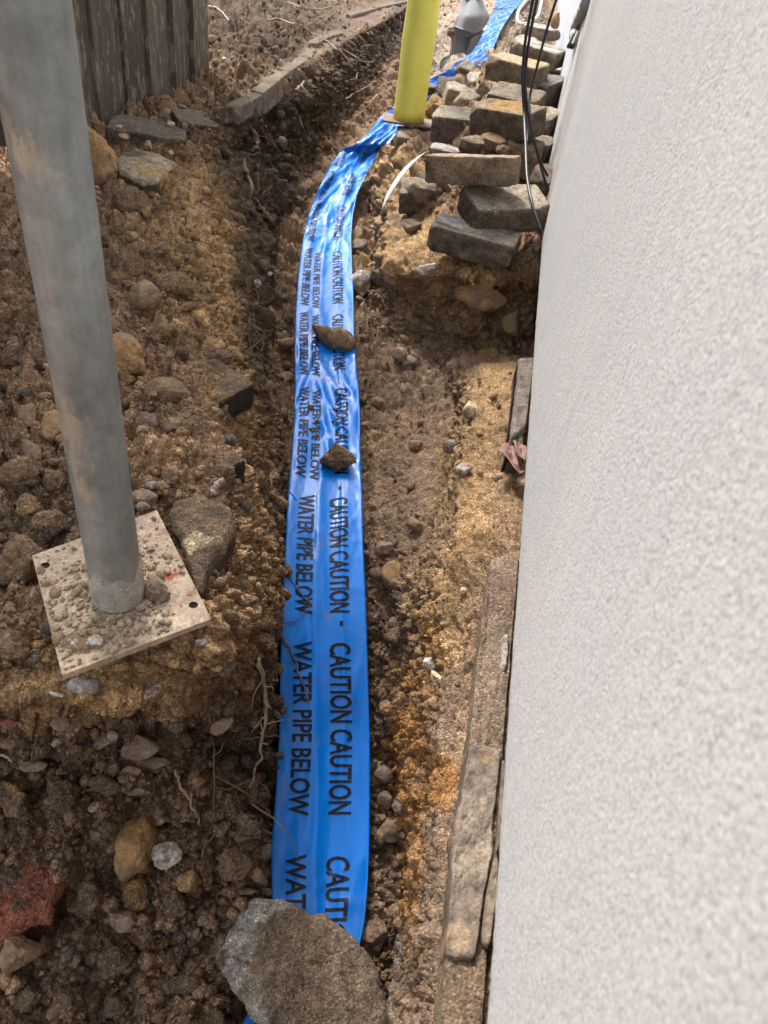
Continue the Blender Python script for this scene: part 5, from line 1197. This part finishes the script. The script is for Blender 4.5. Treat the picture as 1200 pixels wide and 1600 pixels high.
# ---------------------------------------------------------------- roots and twigs
def root(name, label, pts, r0, r1, colr=(.30, .20, .12), lift=.006, free=None, side=0, group=None, branches=0, seed=0):
    r_ = np.random.default_rng(900 + seed); q = []
    for p in pts:
        if len(p) == 3: q.append(ray(p[0], p[1]) * p[2])
        else:
            s, n, _ = surf(p[0], p[1]); zd = s @ CF; q.append(ray(p[0], p[1]) * (zd - lift))
    q = smooth_path(q, 40); q = q + np.stack([vnoise(np.stack([np.arange(40) * .7 + 9 * k + seed, np.zeros(40), np.zeros(40)], 1), 55) for k in range(3)], 1) * r0 * .9
    parts2 = [tube(q, np.linspace(r0, r1, 40) * (1 + .18 * r_.normal(size=40)), 7)]
    for b_ in range(branches):
        k = r_.integers(6, 36); d = r_.normal(size=3); d /= np.linalg.norm(d); L = r_.uniform(.015, .045); pp = [q[k]]
        for s in range(5): d = d + r_.normal(0, .3, 3); pp.append(pp[-1] + d / np.linalg.norm(d) * L / 5)
        parts2.append(tube(pp, np.linspace(r0 * .4, r0 * .12, 6), 5))
    V, Fs = join(parts2); c = q.mean(0); cc_ = np.array(colr) * (1 + .3 * fbm(V * 60, 3, 88)[:, None])
    o = obj(name, mesh_np(name, V - c, Fs, True, np.clip(cc_, .01, .8), M_ROOT), None, [float(v) for v in c])
    return tag(o, label, name.split('_')[-1], group)
tz = lambda x, y, up=.003: (x, y, tape_depth(x, y) - up)
root('root', 'pale knobbly root hanging left of the tape below the ledge', [(402,1025),(410,1052),(417,1085),(416,1115),(410,1150),(409,1180),(398,1205),(391,1230)], .0030, .0018, (.42,.33,.23), .02, branches=9, seed=1)
root('root', 'pale root hanging in the dark soil under the gravel band', [(275,1203),(284,1228),(296,1248),(306,1270),(313,1290)], .0024, .0012, (.38,.27,.19), .012, branches=4, seed=2)
root('root', 'thin horizontal rootlet reaching from the hanging root to the tape', [(372,1158),(400,1152),(425,1150),(446,1155)], .0012, .0008, (.26,.16,.11), .02, seed=3)
root('twig', 'brown twig lying on the tape across the word BELOW, upper of two', [tz(446,895),tz(462,915),tz(476,934),tz(486,944),tz(478,955),tz(462,968),tz(440,974)], .0016, .0007, (.17,.11,.08), seed=4, branches=4)
root('twig', 'brown twig lying on the tape across the word WATER, lower of two', [tz(436,985),tz(450,1008),tz(462,1035),tz(470,1060),tz(478,1080),tz(483,1100)], .0020, .0012, (.20,.13,.10), seed=5, branches=5)
root('twig', 'thin dark twig poking over the left tape edge above the second WATER', [(435,748),(445,760),tz(456,772),tz(464,782)], .0010, .0006, (.08,.06,.05), seed=6)
root('root', 'thick smooth root running down the left trench face', [(383,250),(388,275),(394,300),(405,320),(417,335),(425,346)], .0062, .0045, (.26,.17,.11), .012, seed=7)
root('root', 'curled root loop in the left trench face above the thick one', [(398,205),(403,215),(401,228),(393,235)], .0045, .003, (.26,.16,.10), .012, seed=8)
root('root', 'thin pale root lying above the boot print', [(628,712),(642,717),(660,716),(680,717),(702,716)], .0012, .0009, (.40,.30,.19), .008, seed=9)
root('root', 'thin pale root slanting across the dirt below the boot print', [(618,860),(635,858),(652,852),(674,844)], .0013, .0008, (.36,.25,.16), .008, seed=10)
root('root', 'thin root curving up from the dirt beside the pointed flint', [(588,528),(592,515),(602,506),(612,499)], .0014, .0008, (.28,.18,.12), .008, seed=11)
root('root', 'rootlet crossing the right tape edge by the grey concrete chunk', [tz(535,452),(552,453),(575,455),(598,458)], .0014, .0008, (.26,.15,.11), .012, seed=12)
root('root', 'white curled rootlet at the left frame edge under the gravel band', [(-8,1180),(4,1180),(12,1184),(18,1190)], .0016, .0010, (.55,.48,.40), .01, seed=13)
root('root', 'pale arching root at the fence end', [(324,10),(335,11),(347,19),(358,32)], .0040, .0025, (.42,.34,.26), .03, seed=14)
root('branch', 'long bare branch lying over the edging towards the yellow post', [(412,31),(440,30),(462,38),(485,50),(508,62),(528,78),(548,95),(583,112)], .0042, .0022, (.27,.19,.13), .06, seed=15, branches=8)
root('branch', 'thin bare branch ending beside the yellow post', [(525,70),(545,83),(560,92),(575,97),(584,96)], .0028, .0015, (.30,.21,.14), .06, seed=16, branches=5)
root('branch', 'bare stick leaning against the trench face left of the yellow post', [(540,155),(552,147),(566,140),(582,130)], .0030, .0018, (.30,.21,.15), .03, seed=17)
root('branch', 'short slanted stick just left of the yellow post', [(578,166),(583,157),(589,147)], .0040, .0025, (.34,.25,.17), .03, seed=18)
root('root', 'forked pale rootlet under the edging slabs', [(462,140),(470,134),(475,127),(474,138),(484,150)], .0032, .0016, (.34,.27,.20), .03, seed=19)
root('root', 'thin hanging root bent along the upper trench face', [(530,75),(545,100),(558,112),(556,122),(546,125)], .0022, .0012, (.26,.19,.14), .04, seed=20)
root('twig', 'white twig stub on the bank behind the brown slab', [(334,768),(340,758),(347,750)], .0035, .0028, (.40,.33,.27), .012, seed=21)
root('twig', 'dead stalk lying on the dirt at the top left of the trench', [(440,0),(450,4),(470,10),(500,14),(520,10)], .004, .003, (.36,.29,.22), .03, seed=22)
root('root', 'long thin root crossing the loose soil left of the tape', [(410,690),(425,698),(438,705),(446,710)], .0012, .0008, (.30,.2,.13), .01, seed=23)
root('twig', 'grey twig resting on the far end of the tape', [(790,10,5.0),(778,15,4.9),(768,22,4.75),(757,32,4.5),(752,38,4.4)], .003, .002, (.12,.11,.11), seed=24)
root('twig', 'second grey twig across the far end of the tape', [(770,14,4.9),(785,14,4.9),(800,10,4.9)], .0028, .002, (.14,.12,.11), seed=25)

# ---------------------------------------------------------------- excavator bucket
bz = 3.25
def bp(x, y, dz=0.0): return ray(640 + x / 7.5, y / 7.5) * (bz + dz)
bk = empty('excavator_bucket', bp(640, 400)); tag(bk, 'grey steel digger bucket hanging over the trench behind the yellow post', 'digger bucket')
def sheet(rows, thick, name, parent, mat, label=None):
    R = len(rows); m = len(rows[0]); V = np.array(rows, float)
    # densify
    u_ = np.linspace(0, R - 1, 20); V = np.stack([pchip(np.arange(R, dtype=float), V[:, j], u_) for j in range(m)], 1)
    if m > 2:
        v2 = np.linspace(0, m - 1, 16); V = np.stack([pchip(np.arange(m, dtype=float), V[i], v2) for i in range(20)], 0)
    m = V.shape[1]; R = 20
    du = np.gradient(V, axis=0); dv = np.gradient(V, axis=1); n = np.cross(du, dv); n /= np.maximum(np.linalg.norm(n, axis=2, keepdims=True), 1e-9)
    W = V - n * thick; ii = np.arange(R * m).reshape(R, m); N = R * m
    per = np.concatenate([ii[:, 0], ii[-1, 1:], ii[::-1, -1][1:], ii[0, ::-1][1:-1]])
    fs = [(int(a), int(b_), int(c), int(d)) for a, b_, c, d in zip(ii[:-1, :-1].ravel(), ii[:-1, 1:].ravel(), ii[1:, 1:].ravel(), ii[1:, :-1].ravel())]
    fs += [tuple(i + N for i in f[::-1]) for f in fs] + [(int(b_), int(a), int(a) + N, int(b_) + N) for a, b_ in zip(per, np.roll(per, -1))]
    o = part(name, mesh_np(name, np.concatenate([V.reshape(-1, 3), W.reshape(-1, 3)]), fs, True, None, mat), parent)
    if label: o['label'] = label
    return o
# curved back shell
sheet([[bp(600,-80,.10),bp(700,-80,.03),bp(800,-80,.02),bp(840,-60,.10)],[bp(600,90,.06),bp(690,80,-.03),bp(800,70,-.02),bp(890,95,.08)],
       [bp(560,200,.04),bp(670,210,-.06),bp(800,230,-.05),bp(935,215,.08)],[bp(518,305,.05),bp(640,350,-.04),bp(745,385,-.02),bp(855,350,.08)]], .008, 'back_shell', bk, M_BUCKET)
sheet([[bp(518,307,.052),bp(640,352,.0),bp(745,387,.01),bp(855,352,.082)],[bp(530,480,.10),bp(610,480,.09),bp(690,470,.09),bp(770,450,.12)],[bp(540,640,.12),bp(595,620,.12),bp(640,630,.12),bp(680,600,.13)]], .008, 'inner_plate', bk, M_BUCKET)
sheet([[bp(455,330,.03),bp(530,315,.04)],[bp(455,410,.03),bp(540,420,.05)],[bp(492,470,.05),bp(545,520,.06)],[bp(490,640,.06),bp(540,635,.08)]], .012, 'side_plate', bk, M_BUCKET)
sheet([[bp(400,670,.05),bp(488,645,.06)],[bp(362,720,.05),bp(455,700,.06)],[bp(348,815,.05),bp(380,812,.06)]], .014, 'side_tooth', bk, M_BUCKET)
sheet([[bp(855,352,.08),bp(700,440,.07)],[bp(800,480,.10),bp(685,520,.09)],[bp(690,610,.12),bp(650,640,.12)]], .012, 'side_plate', bk, M_BUCKET)
sheet([[bp(640,-220,.03),bp(700,-220,.03)],[bp(645,-80,.0),bp(705,-80,.0)],[bp(655,-20,-.01),bp(700,-20,-.01)]], .012, 'mounting_ear', bk, M_BUCKET)
sheet([[bp(760,-220,.03),bp(810,-220,.03)],[bp(765,-80,.0),bp(815,-80,.0)],[bp(775,-20,-.01),bp(810,-20,-.01)]], .012, 'mounting_ear', bk, M_BUCKET)
p_ = smooth_path([bp(470,385,.0), bp(500,385,.05)], 4); V, Fs = tube(p_, .012, 16); part('pin', mesh_np('pin', V, Fs, True, None, M_RUST), bk)
print('done', round(time.time() - T0, 1), 'objects', len(bpy.data.objects))
